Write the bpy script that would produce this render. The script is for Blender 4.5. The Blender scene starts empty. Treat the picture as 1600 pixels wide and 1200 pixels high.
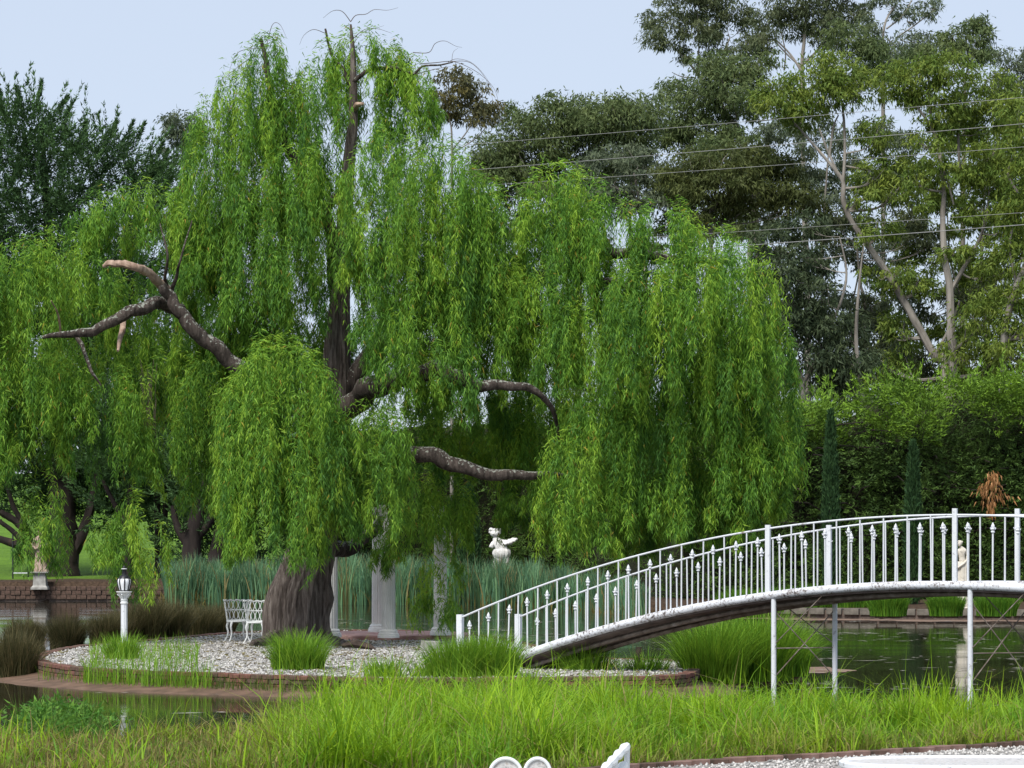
import bpy, bmesh, math, random
import numpy as np
from mathutils import Vector, Matrix

random.seed(7)
rng = np.random.default_rng(11)
SC = bpy.context.scene
COL = SC.collection

# ------------------------------------------------------------------ camera
F = 4500.0      # focal length in pixels of the 1600 px wide picture
HZ = 850.0      # picture row of the horizon
EYE = 2.4       # eye height above the water
cam_d = bpy.data.cameras.new('camera')
cam = bpy.data.objects.new('camera', cam_d); COL.objects.link(cam)
cam.location = (0, 0, EYE); cam.rotation_euler = (math.radians(90), 0, 0)
cam_d.sensor_width = 36.0; cam_d.lens = F / 1600 * 36.0
cam_d.shift_y = (HZ - 600) / 1600
cam_d.clip_start = 0.5; cam_d.clip_end = 3000
SC.camera = cam

# ------------------------------------------------------------------ sky, sun, exposure
SUN_EL, SUN_AZ = math.radians(52), math.radians(208)   # azimuth clockwise from +Y (north)
w = bpy.data.worlds.new('World'); SC.world = w; w.use_nodes = True
nt = w.node_tree; nt.nodes.clear()
sky = nt.nodes.new('ShaderNodeTexSky'); sky.sky_type = 'NISHITA'; sky.sun_disc = False
sky.sun_elevation = SUN_EL; sky.sun_rotation = SUN_AZ
sky.altitude = 0; sky.air_density = 1.0; sky.dust_density = 0.3; sky.ozone_density = 2.0
veil = nt.nodes.new('ShaderNodeMix'); veil.data_type = 'RGBA'; veil.inputs[0].default_value = 0.8
veil.inputs[7].default_value = (6.1, 6.9, 8.3, 1)      # even high cloud
bgn = nt.nodes.new('ShaderNodeBackground'); bgn.inputs[1].default_value = 0.082
wo = nt.nodes.new('ShaderNodeOutputWorld')
nt.links.new(sky.outputs[0], veil.inputs[6]); nt.links.new(veil.outputs[2], bgn.inputs[0]); nt.links.new(bgn.outputs[0], wo.inputs[0])
sun_d = bpy.data.lights.new('sun', 'SUN'); sun_d.energy = 3.3; sun_d.angle = math.radians(24); sun_d.color = (1, 0.96, 0.9)
sun = bpy.data.objects.new('sun', sun_d); COL.objects.link(sun)
sdir = Vector((math.sin(SUN_AZ) * math.cos(SUN_EL), math.cos(SUN_AZ) * math.cos(SUN_EL), math.sin(SUN_EL)))
sun.rotation_euler = sdir.to_track_quat('Z', 'Y').to_euler(); sun.location = (0, 0, 60)
SC.view_settings.view_transform = 'Standard'; SC.view_settings.look = 'None'
SC.view_settings.exposure = 0.5; SC.view_settings.gamma = 1.0
SC.view_settings.use_curve_mapping = False
SC.cycles.max_bounces = 6; SC.cycles.diffuse_bounces = 3; SC.cycles.glossy_bounces = 3
SC.cycles.transmission_bounces = 4; SC.cycles.transparent_max_bounces = 4
SC.cycles.use_denoising = True

# ------------------------------------------------------------------ helpers
def W(px, py, d):
    return Vector(((px - 800) / F * d, d, EYE - (py - HZ) / F * d))
def depth_at(py, z):                                  # distance at which height z shows at row py
    return F * (EYE - z) / (py - HZ)
def G(px, py, z):
    return W(px, py, depth_at(py, z))

MATS = {}
def nodes_mat(name):
    m = bpy.data.materials.new(name); m.use_nodes = True
    n = m.node_tree.nodes; l = m.node_tree.links
    b = n['Principled BSDF']
    MATS[name] = m
    return m, n, l, b
def tex(n, l, kind, scale, detail=4, coord='Object', sc=(1, 1, 1), rough=0.55):
    tc = n.new('ShaderNodeTexCoord'); mp = n.new('ShaderNodeMapping'); mp.inputs['Scale'].default_value = sc
    l.new(tc.outputs[coord], mp.inputs[0])
    t = n.new('ShaderNodeTexNoise' if kind == 'noise' else 'ShaderNodeTexVoronoi')
    t.inputs['Scale'].default_value = scale
    if kind == 'noise':
        t.inputs['Detail'].default_value = detail; t.inputs['Roughness'].default_value = rough
    l.new(mp.outputs[0], t.inputs['Vector'])
    return t
def ramp(n, l, src, stops):
    r = n.new('ShaderNodeValToRGB'); e = r.color_ramp.elements
    while len(e) < len(stops): e.new(0.5)
    for k, (p, c) in enumerate(stops):
        e[k].position = p; e[k].color = (*c, 1) if len(c) == 3 else c
    l.new(src, r.inputs[0]); return r
def bump(n, l, src, b, strength=0.4, dist=0.02):
    bp = n.new('ShaderNodeBump'); bp.inputs['Strength'].default_value = strength; bp.inputs['Distance'].default_value = dist
    l.new(src, bp.inputs['Height']); l.new(bp.outputs[0], b.inputs['Normal']); return bp

def leaf_mat(name, translucent=0.35, rough=0.55, spec=0.16):
    m, n, l, b = nodes_mat(name)
    a = n.new('ShaderNodeAttribute'); a.attribute_name = 'Col'
    l.new(a.outputs[0], b.inputs['Base Color']); b.inputs['Roughness'].default_value = rough
    b.inputs['Specular IOR Level'].default_value = spec
    tr = n.new('ShaderNodeBsdfTranslucent')
    hs = n.new('ShaderNodeHueSaturation'); hs.inputs['Hue'].default_value = 0.485; hs.inputs['Value'].default_value = 1.25
    l.new(a.outputs[0], hs.inputs['Color']); l.new(hs.outputs[0], tr.inputs[0])
    mx = n.new('ShaderNodeMixShader'); mx.inputs[0].default_value = translucent
    l.new(b.outputs[0], mx.inputs[1]); l.new(tr.outputs[0], mx.inputs[2])
    l.new(mx.outputs[0], n['Material Output'].inputs[0]); return m
def mottled(name, stops, scale=6, rough=0.7, bumps=0.3, bdist=0.02, sc=(1, 1, 1), spec=0.3, coord='Object', detail=6):
    m, n, l, b = nodes_mat(name)
    t = tex(n, l, 'noise', scale, detail, coord, sc)
    r = ramp(n, l, t.outputs[0], stops); l.new(r.outputs[0], b.inputs['Base Color'])
    b.inputs['Roughness'].default_value = rough; b.inputs['Specular IOR Level'].default_value = spec
    if bumps: bump(n, l, t.outputs[0], b, bumps, bdist)
    return m

M_leaf = leaf_mat('leaf', 0.28)
M_needle = leaf_mat('needle', 0.15, 0.6, 0.12)
M_blade = leaf_mat('blade', 0.35, 0.5, 0.16)

# bark of the willow: deep vertical furrows
def bark_mat(name, dark, mid, light, lichen=None, scale=5.0, stretch=0.16, bs=0.9):
    m, n, l, b = nodes_mat(name)
    t = tex(n, l, 'noise', scale * 2.2, 8, 'Object', (1, 1, stretch), 0.62)
    t2 = tex(n, l, 'noise', 1.3, 4)
    r = ramp(n, l, t.outputs[0], [(0.3, dark), (0.5, mid), (0.72, light)])
    mixn = n.new('ShaderNodeMix'); mixn.data_type = 'RGBA'; mixn.blend_type = 'MULTIPLY'; mixn.inputs[0].default_value = 0.6
    r2 = ramp(n, l, t2.outputs[0], [(0.3, (0.6, 0.55, 0.5)), (0.7, (1.15, 1.1, 1.05))])
    l.new(r.outputs[0], mixn.inputs[6]); l.new(r2.outputs[0], mixn.inputs[7])
    out = mixn.outputs[2]
    if lichen:                                        # pale lichen patches growing on the upper side
        t3 = tex(n, l, 'noise', 17, 6); ge = n.new('ShaderNodeNewGeometry'); sx = n.new('ShaderNodeSeparateXYZ')
        l.new(ge.outputs['Normal'], sx.inputs[0])
        ad = n.new('ShaderNodeMath'); ad.operation = 'MULTIPLY_ADD'; ad.inputs[1].default_value = 0.16; l.new(sx.outputs[2], ad.inputs[0]); l.new(t3.outputs[0], ad.inputs[2])
        rr = ramp(n, l, ad.outputs[0], [(0.63, (0, 0, 0)), (0.7, (1, 1, 1))])
        mm = n.new('ShaderNodeMix'); mm.data_type = 'RGBA'; l.new(rr.outputs[0], mm.inputs[0]); l.new(out, mm.inputs[6]); mm.inputs[7].default_value = (*lichen, 1)
        out = mm.outputs[2]
    l.new(out, b.inputs['Base Color']); b.inputs['Roughness'].default_value = 0.9; b.inputs['Specular IOR Level'].default_value = 0.15
    bump(n, l, t.outputs[0], b, bs, 0.06); return m
M_bark = bark_mat('willow_bark', (0.028, 0.022, 0.019), (0.12, 0.1, 0.09), (0.26, 0.23, 0.21), None, 7.0, 0.13, 1.0)
M_limb = bark_mat('willow_limb_bark', (0.016, 0.013, 0.011), (0.06, 0.049, 0.043), (0.125, 0.105, 0.093), (0.25, 0.26, 0.22))
M_deadwood = mottled('dead_wood', [(0.3, (0.16, 0.1, 0.07)), (0.7, (0.45, 0.33, 0.25))], 9, 0.85, 0.5, 0.02, (1, 1, 0.3))
M_gumbark = mottled('gum_bark', [(0.25, (0.07, 0.058, 0.05)), (0.48, (0.2, 0.18, 0.155)), (0.62, (0.34, 0.31, 0.27)), (0.78, (0.27, 0.18, 0.1))], 1.2, 0.8, 0.2, 0.02, (1, 1, 0.35))
M_darkbark = mottled('dark_bark', [(0.3, (0.012, 0.009, 0.008)), (0.6, (0.035, 0.026, 0.022)), (0.85, (0.09, 0.05, 0.035))], 3, 0.9, 0.7, 0.05, (1, 1, 0.25))
M_hedge_shade = mottled('thicket', [(0.3, (0.008, 0.01, 0.005)), (0.55, (0.025, 0.028, 0.012)), (0.75, (0.06, 0.05, 0.03))], 14, 1.0, 0.8, 0.1)  # near-black colour of the hedge core, inner shade put into the colour
M_twig = mottled('twig_bark', [(0.3, (0.05, 0.035, 0.03)), (0.7, (0.16, 0.12, 0.1))], 9, 0.9, 0.2)

# old white paint with rust and grime
def paint_mat(name, worn=0.62, base=(0.72, 0.74, 0.78), rust=(0.16, 0.1, 0.075), scale=14):
    m, n, l, b = nodes_mat(name)
    t = tex(n, l, 'noise', scale, 8, 'Object', (1, 1, 1), 0.7); t2 = tex(n, l, 'noise', 2.3, 4)
    mu = n.new('ShaderNodeMath'); mu.operation = 'MULTIPLY_ADD'; mu.inputs[1].default_value = 0.4; l.new(t2.outputs[0], mu.inputs[0]); l.new(t.outputs[0], mu.inputs[2])
    r = ramp(n, l, mu.outputs[0], [(worn, base), (worn + 0.06, tuple(c * 0.8 for c in base)), (worn + 0.13, (0.33, 0.3, 0.29)), (worn + 0.2, rust)])
    l.new(r.outputs[0], b.inputs['Base Color']); b.inputs['Roughness'].default_value = 0.5; b.inputs['Specular IOR Level'].default_value = 0.35
    bump(n, l, t.outputs[0], b, 0.15, 0.01); return m
M_paint = paint_mat('white_paint', 0.755, (0.66, 0.68, 0.71))
M_pipe = paint_mat('peeling_paint', 0.66, (0.66, 0.68, 0.72), (0.05, 0.04, 0.038), 22)
M_cast = paint_mat('cast_white', 0.83, (0.68, 0.7, 0.7))
M_ivory = mottled('column_paint', [(0.3, (0.7, 0.69, 0.67)), (0.7, (0.82, 0.81, 0.79))], 4, 0.55, 0.05)
M_stone = mottled('statue_stone', [(0.25, (0.2, 0.18, 0.15)), (0.45, (0.6, 0.55, 0.46)), (0.75, (0.74, 0.69, 0.6))], 7, 0.85, 0.3, 0.01)
M_whitestone = mottled('white_stone', [(0.25, (0.4, 0.38, 0.35)), (0.55, (0.75, 0.73, 0.7)), (0.8, (0.82, 0.8, 0.78))], 7, 0.8, 0.3, 0.01)
M_pinkstone = mottled('pink_stone', [(0.25, (0.2, 0.14, 0.1)), (0.6, (0.42, 0.31, 0.25)), (0.8, (0.5, 0.4, 0.33))], 6, 0.85, 0.3, 0.01)
M_greystone = mottled('grey_stone', [(0.25, (0.2, 0.19, 0.17)), (0.7, (0.42, 0.41, 0.38))], 5, 0.9, 0.3, 0.01)
M_under = mottled('deck_timber', [(0.25, (0.03, 0.022, 0.018)), (0.5, (0.1, 0.075, 0.065)), (0.8, (0.2, 0.16, 0.14))], 3, 0.85, 0.4, 0.02, (1, 1, 1))
M_rust = mottled('rusty_steel', [(0.3, (0.1, 0.07, 0.055)), (0.6, (0.24, 0.2, 0.17)), (0.8, (0.4, 0.38, 0.36))], 8, 0.7, 0.2, 0.01)
M_wood = mottled('dark_stake', [(0.3, (0.02, 0.014, 0.01)), (0.7, (0.07, 0.05, 0.04))], 8, 0.9, 0.4)
M_black = mottled('black_iron', [(0.3, (0.012, 0.012, 0.014)), (0.7, (0.03, 0.03, 0.034))], 8, 0.4, 0.1)
M_glass = mottled('milk_glass', [(0.3, (0.74, 0.76, 0.8)), (0.7, (0.82, 0.84, 0.86))], 3, 0.25, 0.0, spec=0.5)
M_brick = mottled('brick_red', [(0.3, (0.05, 0.035, 0.025)), (0.5, (0.15, 0.068, 0.05)), (0.72, (0.24, 0.115, 0.09))], 7, 0.9, 0.4, 0.008, coord='Object')
M_brick2 = mottled('brick_weathered', [(0.3, (0.04, 0.035, 0.024)), (0.5, (0.1, 0.062, 0.046)), (0.75, (0.17, 0.11, 0.085))], 7, 0.9, 0.4, 0.008)
M_mortar = mottled('mortar', [(0.3, (0.07, 0.055, 0.045)), (0.7, (0.16, 0.12, 0.1))], 10, 0.95, 0.2)
M_bankstone = mottled('bank_stone', [(0.25, (0.06, 0.055, 0.045)), (0.7, (0.2, 0.18, 0.15))], 4, 0.95, 0.4, 0.02)
M_paver = mottled('pink_paver', [(0.3, (0.28, 0.15, 0.13)), (0.7, (0.48, 0.3, 0.27))], 4, 0.9, 0.2)
M_timberedge = mottled('edging', [(0.3, (0.12, 0.07, 0.055)), (0.7, (0.28, 0.18, 0.15))], 6, 0.9, 0.3)
M_mud = mottled('mud', [(0.25, (0.05, 0.035, 0.022)), (0.55, (0.14, 0.085, 0.055)), (0.8, (0.2, 0.13, 0.09))], 3.0, 0.75, 0.4, 0.03)
M_scum = mottled('pond_scum', [(0.25, (0.07, 0.05, 0.03)), (0.55, (0.2, 0.13, 0.095)), (0.8, (0.27, 0.2, 0.15))], 2.0, 0.85, 0.3, 0.02)
M_wire = mottled('aluminium_wire', [(0.3, (0.22, 0.22, 0.21)), (0.7, (0.34, 0.34, 0.33))], 3, 0.5, 0)
M_debris = mottled('floating_specks', [(0.3, (0.22, 0.2, 0.16)), (0.7, (0.5, 0.47, 0.42))], 3, 0.8, 0)
M_deadfrond = mottled('dead_frond', [(0.3, (0.28, 0.13, 0.05)), (0.7, (0.48, 0.25, 0.11))], 5, 0.9, 0)
M_mosaic = mottled('table_stone', [(0.35, (0.3, 0.29, 0.28)), (0.5, (0.55, 0.54, 0.53)), (0.65, (0.4, 0.36, 0.33))], 30, 0.6, 0.2, 0.004)

def gravel_mat(name):
    m, n, l, b = nodes_mat(name)
    v = tex(n, l, 'voronoi', 26); v.feature = 'F1'
    t = tex(n, l, 'noise', 0.9, 5)
    r = ramp(n, l, v.outputs['Color'], [(0.0, (0.15, 0.135, 0.12)), (0.35, (0.34, 0.32, 0.29)), (0.75, (0.52, 0.5, 0.47)), (1, (0.62, 0.6, 0.57))])
    r2 = ramp(n, l, t.outputs[0], [(0.3, (0.62, 0.6, 0.58)), (0.65, (1, 1, 1))])
    mx = n.new('ShaderNodeMix'); mx.data_type = 'RGBA'; mx.blend_type = 'MULTIPLY'; mx.inputs[0].default_value = 0.8
    l.new(r.outputs[0], mx.inputs[6]); l.new(r2.outputs[0], mx.inputs[7]); l.new(mx.outputs[2], b.inputs['Base Color'])
    b.inputs['Roughness'].default_value = 0.85
    iv = n.new('ShaderNodeMath'); iv.operation = 'SUBTRACT'; iv.inputs[0].default_value = 1; l.new(v.outputs['Distance'], iv.inputs[1])
    bump(n, l, iv.outputs[0], b, 1.0, 0.03); return m
M_gravel = gravel_mat('gravel_sheet')

def stones_mat(name):
    m, n, l, b = nodes_mat(name)
    a = n.new('ShaderNodeAttribute'); a.attribute_name = 'Col'
    l.new(a.outputs[0], b.inputs['Base Color']); b.inputs['Roughness'].default_value = 0.85; return m
M_stones = stones_mat('pebble')

def ground_mat():
    m, n, l, b = nodes_mat('ground')
    t = tex(n, l, 'noise', 0.5, 6); t2 = tex(n, l, 'noise', 9, 6)
    r = ramp(n, l, t2.outputs[0], [(0.3, (0.05, 0.1, 0.015)), (0.55, (0.1, 0.2, 0.02)), (0.8, (0.16, 0.25, 0.04))])
    r2 = ramp(n, l, t.outputs[0], [(0.35, (0.75, 0.75, 0.7)), (0.65, (1.15, 1.1, 1.0))])
    mx = n.new('ShaderNodeMix'); mx.data_type = 'RGBA'; mx.blend_type = 'MULTIPLY'; mx.inputs[0].default_value = 1
    l.new(r.outputs[0], mx.inputs[6]); l.new(r2.outputs[0], mx.inputs[7])
    # soil where the attribute says so
    a = n.new('ShaderNodeAttribute'); a.attribute_name = 'soil'
    soil = ramp(n, l, t2.outputs[0], [(0.3, (0.03, 0.02, 0.014)), (0.7, (0.09, 0.06, 0.04))])
    m2 = n.new('ShaderNodeMix'); m2.data_type = 'RGBA'; l.new(a.outputs[2], m2.inputs[0]); l.new(mx.outputs[2], m2.inputs[6]); l.new(soil.outputs[0], m2.inputs[7])
    l.new(m2.outputs[2], b.inputs['Base Color']); b.inputs['Roughness'].default_value = 0.95; b.inputs['Specular IOR Level'].default_value = 0.1
    bump(n, l, t2.outputs[0], b, 0.5, 0.05); return m
M_ground = ground_mat()

def water_mat():
    m, n, l, b = nodes_mat('pond_water')
    b.inputs['Base Color'].default_value = (0.022, 0.02, 0.012, 1); b.inputs['Roughness'].default_value = 0.04
    b.inputs['IOR'].default_value = 1.33
    t = tex(n, l, 'noise', 1.2, 3, 'Object', (0.5, 2.0, 1)); bump(n, l, t.outputs[0], b, 0.05, 0.02)
    t2 = tex(n, l, 'noise', 0.35, 3, 'Object', (0.35, 1, 1))
    r = ramp(n, l, t2.outputs[0], [(0.4, (0.03, 0.03, 0.03)), (0.7, (0.14, 0.14, 0.14))]); l.new(r.outputs[0], b.inputs['Roughness'])
    return m
M_water = water_mat()

# --- object tagging
def tag(o, label=None, cat=None, group=None, kind=None):
    if label: o['label'] = label
    if cat: o['category'] = cat
    if group: o['group'] = group
    if kind: o['kind'] = kind
    return o
def empty(name, loc, label, cat, group=None, rz=0):
    o = bpy.data.objects.new(name, None); COL.objects.link(o); o.location = loc; o.rotation_euler = (0, 0, rz)
    o.empty_display_size = 0.2
    return tag(o, label, cat, group)
def origin(o):
    v = Vector((0, 0, 0))
    while o is not None:
        v += o.location; o = o.parent
    return v
def link(name, me, mat, parent=None, loc=(0, 0, 0)):
    if mat is not None and len(me.materials) == 0: me.materials.append(mat)
    o = bpy.data.objects.new(name, me); COL.objects.link(o)
    o.parent = parent; o.location = loc
    return o
def np_mesh(name, V, Fc, cols=None, smooth=False):
    """V (n,3), Fc (m,k) with one k for all faces"""
    me = bpy.data.meshes.new(name); V = np.asarray(V, dtype=np.float32); Fc = np.asarray(Fc, dtype=np.int32)
    me.vertices.add(len(V)); me.vertices.foreach_set('co', V.ravel())
    k = Fc.shape[1]
    me.loops.add(Fc.size); me.loops.foreach_set('vertex_index', Fc.ravel())
    me.polygons.add(len(Fc)); me.polygons.foreach_set('loop_start', np.arange(0, Fc.size, k, dtype=np.int32))
    if smooth: me.polygons.foreach_set('use_smooth', np.ones(len(Fc), dtype=bool))
    me.update(calc_edges=True)
    if cols is not None:
        a = me.attributes.new('Col', 'FLOAT_COLOR', 'POINT')
        c4 = np.ones((len(V), 4), dtype=np.float32); c4[:, :3] = cols; a.data.foreach_set('color', c4.ravel())
    return me

class MB:
    def __init__(s): s.v = []; s.f = []
    def add(s, vs, fs):
        o = len(s.v); s.v += [tuple(p) for p in vs]; s.f += [[i + o for i in q] for q in fs]; return s
    def box(s, c, size, rz=0, tilt=None):
        x, y, z = size[0] / 2, size[1] / 2, size[2] / 2
        R = Matrix.Rotation(rz, 3, 'Z')
        if tilt is not None: R = tilt
        vs = [Vector(c) + R @ Vector((a * x, b * y, d * z)) for d in (-1, 1) for a, b in ((-1, -1), (1, -1), (1, 1), (-1, 1))]
        return s.add(vs, [(3, 2, 1, 0), (4, 5, 6, 7), (0, 1, 5, 4), (1, 2, 6, 5), (2, 3, 7, 6), (3, 0, 4, 7)])
    def tube(s, pts, rad, n=8, cap=True, wob=0.0, seed=0):
        pts = [Vector(p) for p in pts]; m = len(pts)
        if not hasattr(rad, '__len__'): rad = [rad] * m
        r_ = random.Random(seed)
        rings = []; up = None
        for i in range(m):
            t = (pts[min(i + 1, m - 1)] - pts[max(i - 1, 0)]).normalized()
            if up is None:
                up = Vector((0, 1, 0)) if abs(t.y) < 0.9 else Vector((1, 0, 0))
            a = t.cross(up)
            if a.length < 1e-6: a = t.orthogonal()
            a.normalize(); b = t.cross(a).normalized(); up = -b if (-b).dot(up) > b.dot(up) else b
            ring = []
            for k in range(n):
                q = 2 * math.pi * k / n; rr = rad[i] * (1 + wob * (r_.random() - 0.5))
                ring.append(pts[i] + (a * math.cos(q) + b * math.sin(q)) * rr)
            rings.append(ring)
        vs = [p for r in rings for p in r]; fs = []
        # keep the winding consistent
        for i in range(m - 1):
            for k in range(n):
                fs.append((i * n + k, i * n + (k + 1) % n, (i + 1) * n + (k + 1) % n, (i + 1) * n + k))
        if cap: fs.append(tuple(range(n - 1, -1, -1))); fs.append(tuple((m - 1) * n + k for k in range(n)))
        return s.add(vs, fs)
    def lathe(s, prof, n=16, c=(0, 0, 0), flute=0.0, nf=0, sq=False):
        vs = []; fs = []; c = Vector(c); m = len(prof)
        for (r, z) in prof:
            for k in range(n):
                q = 2 * math.pi * k / n
                rr = r
                if sq:
                    rr = r / max(abs(math.cos(q)), abs(math.sin(q)))
                if flute and nf: rr = r * (1 - flute * (0.5 + 0.5 * math.cos(q * nf)))
                vs.append(c + Vector((math.cos(q) * rr, math.sin(q) * rr, z)))
        for i in range(m - 1):
            for k in range(n):
                fs.append((i * n + k, i * n + (k + 1) % n, (i + 1) * n + (k + 1) % n, (i + 1) * n + k))
        fs.append(tuple(range(n - 1, -1, -1))); fs.append(tuple((m - 1) * n + k for k in range(n)))
        return s.add(vs, fs)
    def ball(s, c, r, sc=(1, 1, 1), n=10, m=7, R=None):
        prof = [(math.sin(math.pi * (i + 0.02) / (m + 0.04)), -math.cos(math.pi * (i + 0.02) / (m + 0.04))) for i in range(m + 1)]
        vs = []; fs = []
        for (a, z) in prof:
            for k in range(n):
                q = 2 * math.pi * k / n; p = Vector((math.cos(q) * a * r * sc[0], math.sin(q) * a * r * sc[1], z * r * sc[2]))
                if R: p = R @ p
                vs.append(Vector(c) + p)
        for i in range(m):
            for k in range(n): fs.append((i * n + k, i * n + (k + 1) % n, (i + 1) * n + (k + 1) % n, (i + 1) * n + k))
        fs.append(tuple(range(n - 1, -1, -1))); fs.append(tuple(m * n + k for k in range(n)))
        return s.add(vs, fs)
    def mesh(s, name, off=Vector((0, 0, 0)), smooth=True):
        me = bpy.data.meshes.new(name); me.from_pydata([tuple(Vector(p) - off) for p in s.v], [], s.f)
        me.update()
        if smooth:
            me.polygons.foreach_set('use_smooth', [True] * len(me.polygons))
            try: me.set_sharp_from_angle(angle=math.radians(42))
            except Exception: pass
        return me
    def build(s, name, mat, parent=None, smooth=True, loc=None):
        """world-space points; top-level objects get their origin at loc"""
        off = origin(parent) if parent is not None else Vector(loc if loc is not None else (0, 0, 0))
        o = link(name, s.mesh(name, off, smooth), mat, parent)
        if parent is None: o.location = off
        return o

def catmull(pts, rad=None, sub=5):
    P = [Vector(p) for p in pts]; out = []; ro = []
    for i in range(len(P) - 1):
        p0, p1, p2, p3 = P[max(i - 1, 0)], P[i], P[i + 1], P[min(i + 2, len(P) - 1)]
        for k in range(sub):
            t = k / sub
            out.append(0.5 * ((2 * p1) + (p2 - p0) * t + (2 * p0 - 5 * p1 + 4 * p2 - p3) * t * t + (3 * p1 - p0 - 3 * p2 + p3) * t ** 3))
            if rad: ro.append(rad[i] * (1 - t) + rad[i + 1] * t)
    out.append(P[-1])
    if rad: ro.append(rad[-1]); return out, ro
    return out

# --- leaves: every leaf a small slender blade of three points
def leaf_quads(P, D, L, Wd, cols, S=None):
    n = len(P)
    D = D / (np.linalg.norm(D, axis=1, keepdims=True) + 1e-9)
    if S is None: S = rng.normal(size=(n, 3))
    S = S - (S * D).sum(1, keepdims=True) * D; S /= (np.linalg.norm(S, axis=1, keepdims=True) + 1e-9)
    L = L[:, None]; Wd = Wd[:, None]
    V = np.empty((n, 3, 3), dtype=np.float32)
    V[:, 0] = P + S * Wd * 0.5; V[:, 1] = P - S * Wd * 0.5 + D * L * 0.2; V[:, 2] = P + D * L
    return V.reshape(-1, 3), np.arange(n * 3, dtype=np.int32).reshape(n, 3), np.repeat(cols, 3, axis=0)

def leaf_object(name, parts, mat, parent, off):
    V = np.concatenate([p[0] for p in parts]); C = np.concatenate([p[2] for p in parts])
    Fs = []; o = 0
    for p in parts: Fs.append(p[1] + o); o += len(p[0])
    me = np_mesh(name, V - np.array(off, dtype=np.float32), np.concatenate(Fs), C)
    return link(name, me, mat, parent)

def vary(n, base, alt, amt=0.35, bright=0.25):
    """natural leaf-to-leaf colour variation"""
    t = rng.random((n, 1)) ** 1.5 * amt; c = np.array(base) * (1 - t) + np.array(alt) * t
    return c * (1 - bright / 2 + bright * rng.random((n, 1)))

# --- blades of grass / reed: tapered, bent strips with 3 segments
def blades(P, H, Wd, lean, cols, seg=3, stiff=1.6, az=None):
    n = len(P); az = rng.random(n) * 2 * np.pi if az is None else az
    hd = np.stack([np.cos(az), np.sin(az), np.zeros(n)], 1)
    sa = az + np.pi / 2 + rng.normal(size=n) * 0.5
    sd = np.stack([np.cos(sa), np.sin(sa), np.zeros(n)], 1)
    V = np.empty((n, 2 * seg + 2, 3), dtype=np.float32)
    for i in range(seg + 1):
        t = i / seg
        c = P + hd * (lean * H * t ** stiff)[:, None] + np.array([0, 0, 1.0]) * (H * t * (1 - 0.32 * np.minimum(lean, 1.6) * t ** 1.5))[:, None]
        wv = Wd * (1 - 0.92 * t ** 1.5)
        V[:, 2 * i] = c - sd * wv[:, None] * 0.5; V[:, 2 * i + 1] = c + sd * wv[:, None] * 0.5
    base = (np.arange(n) * (2 * seg + 2))[:, None]
    Fc = np.concatenate([base + np.array([[2 * i, 2 * i + 1, 2 * i + 3, 2 * i + 2]]) for i in range(seg)], 0)
    return V.reshape(-1, 3), Fc, np.repeat(cols, 2 * seg + 2, axis=0)

# ------------------------------------------------------------------ terrain, pond, island
def interp(x, xs, ys): return float(np.interp(x, xs, ys))
NEAR_X = [-40, -12, -6, -3.2, -2.3, -1.4, 0.6, 1.6, 3.0, 6.5, 9, 12, 16, 22, 40]
NEAR_Y = [26, 31, 33.2, 34.0, 36.4, 38.4, 38.6, 37.0, 36.2, 36.2, 37, 38.6, 43, 52, 60]
FAR_X = [-60, -14, -3, 0, 3, 6, 12, 18, 26, 60]
FAR_Y = [118, 121, 118, 116, 110, 95, 91.5, 90, 84, 70]
def near_y(x): return np.interp(x, NEAR_X, NEAR_Y)
def far_y(x): return np.interp(x, FAR_X, FAR_Y)
def smooth01(t): t = np.clip(t, 0, 1); return t * t * (3 - 2 * t)
def ground_z(x, y):
    x = np.asarray(x, dtype=float); y = np.asarray(y, dtype=float)
    ny, fy = near_y(x), far_y(x)
    z = np.where(y < ny, 0.32 * smooth01((ny - y) / 2.6) - 0.06, 0)
    z = np.where((y >= ny) & (y <= fy), -0.06 - 0.7 * smooth01((y - ny) / 2.0), z)
    left = smooth01((4 - x) / 8)
    bank = 0.34 + 0.48 * left
    rise = bank + np.clip(y - fy, 0, 400) * (0.036 * left + 0.004 * (1 - left)) * smooth01((y - fy) / 30)
    z = np.where(y > fy, rise, z)
    z = z + 0.05 * np.sin(x * 0.9 + y * 0.4) * np.sin(y * 0.7 - x * 0.3) * (y > fy + 2)
    return z
def axis(*segs):
    return np.unique(np.round(np.concatenate([np.linspace(a, b, n) for a, b, n in segs]), 4))
gx = axis((-420, -60, 19), (-60, -18, 30), (-18, 24, 110), (24, 60, 30), (60, 420, 19))
gy = axis((-40, 18, 24), (18, 46, 84), (46, 88, 24), (88, 124, 110), (124, 200, 30), (200, 900, 24))
XX, YY = np.meshgrid(gx, gy); ZZ = ground_z(XX, YY)
V = np.stack([XX.ravel(), YY.ravel(), ZZ.ravel()], 1)
nx, ny_ = len(gx), len(gy)
idx = np.arange(nx * ny_).reshape(ny_, nx)
Fc = np.stack([idx[:-1, :-1], idx[:-1, 1:], idx[1:, 1:], idx[1:, :-1]], -1).reshape(-1, 4)
me = np_mesh('ground', V, Fc, smooth=True)
soil = np.zeros(len(V), dtype=np.float32)
nyv, fyv = near_y(V[:, 0]), far_y(V[:, 0])
soil[(V[:, 1] > nyv - 0.6) & (V[:, 1] < fyv + 0.2)] = 1
soil[(V[:, 1] >= fyv) & (V[:, 1] < fyv + 6) & (V[:, 0] < 4)] = 1
soil[(V[:, 1] >= fyv) & (V[:, 1] < fyv + 60) & (V[:, 0] >= 4)] = 1
soil[(V[:, 1] < nyv) & (V[:, 1] > 20)] = 0.75
a = me.attributes.new('soil', 'FLOAT', 'POINT'); a.data.foreach_set('value', soil)
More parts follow.
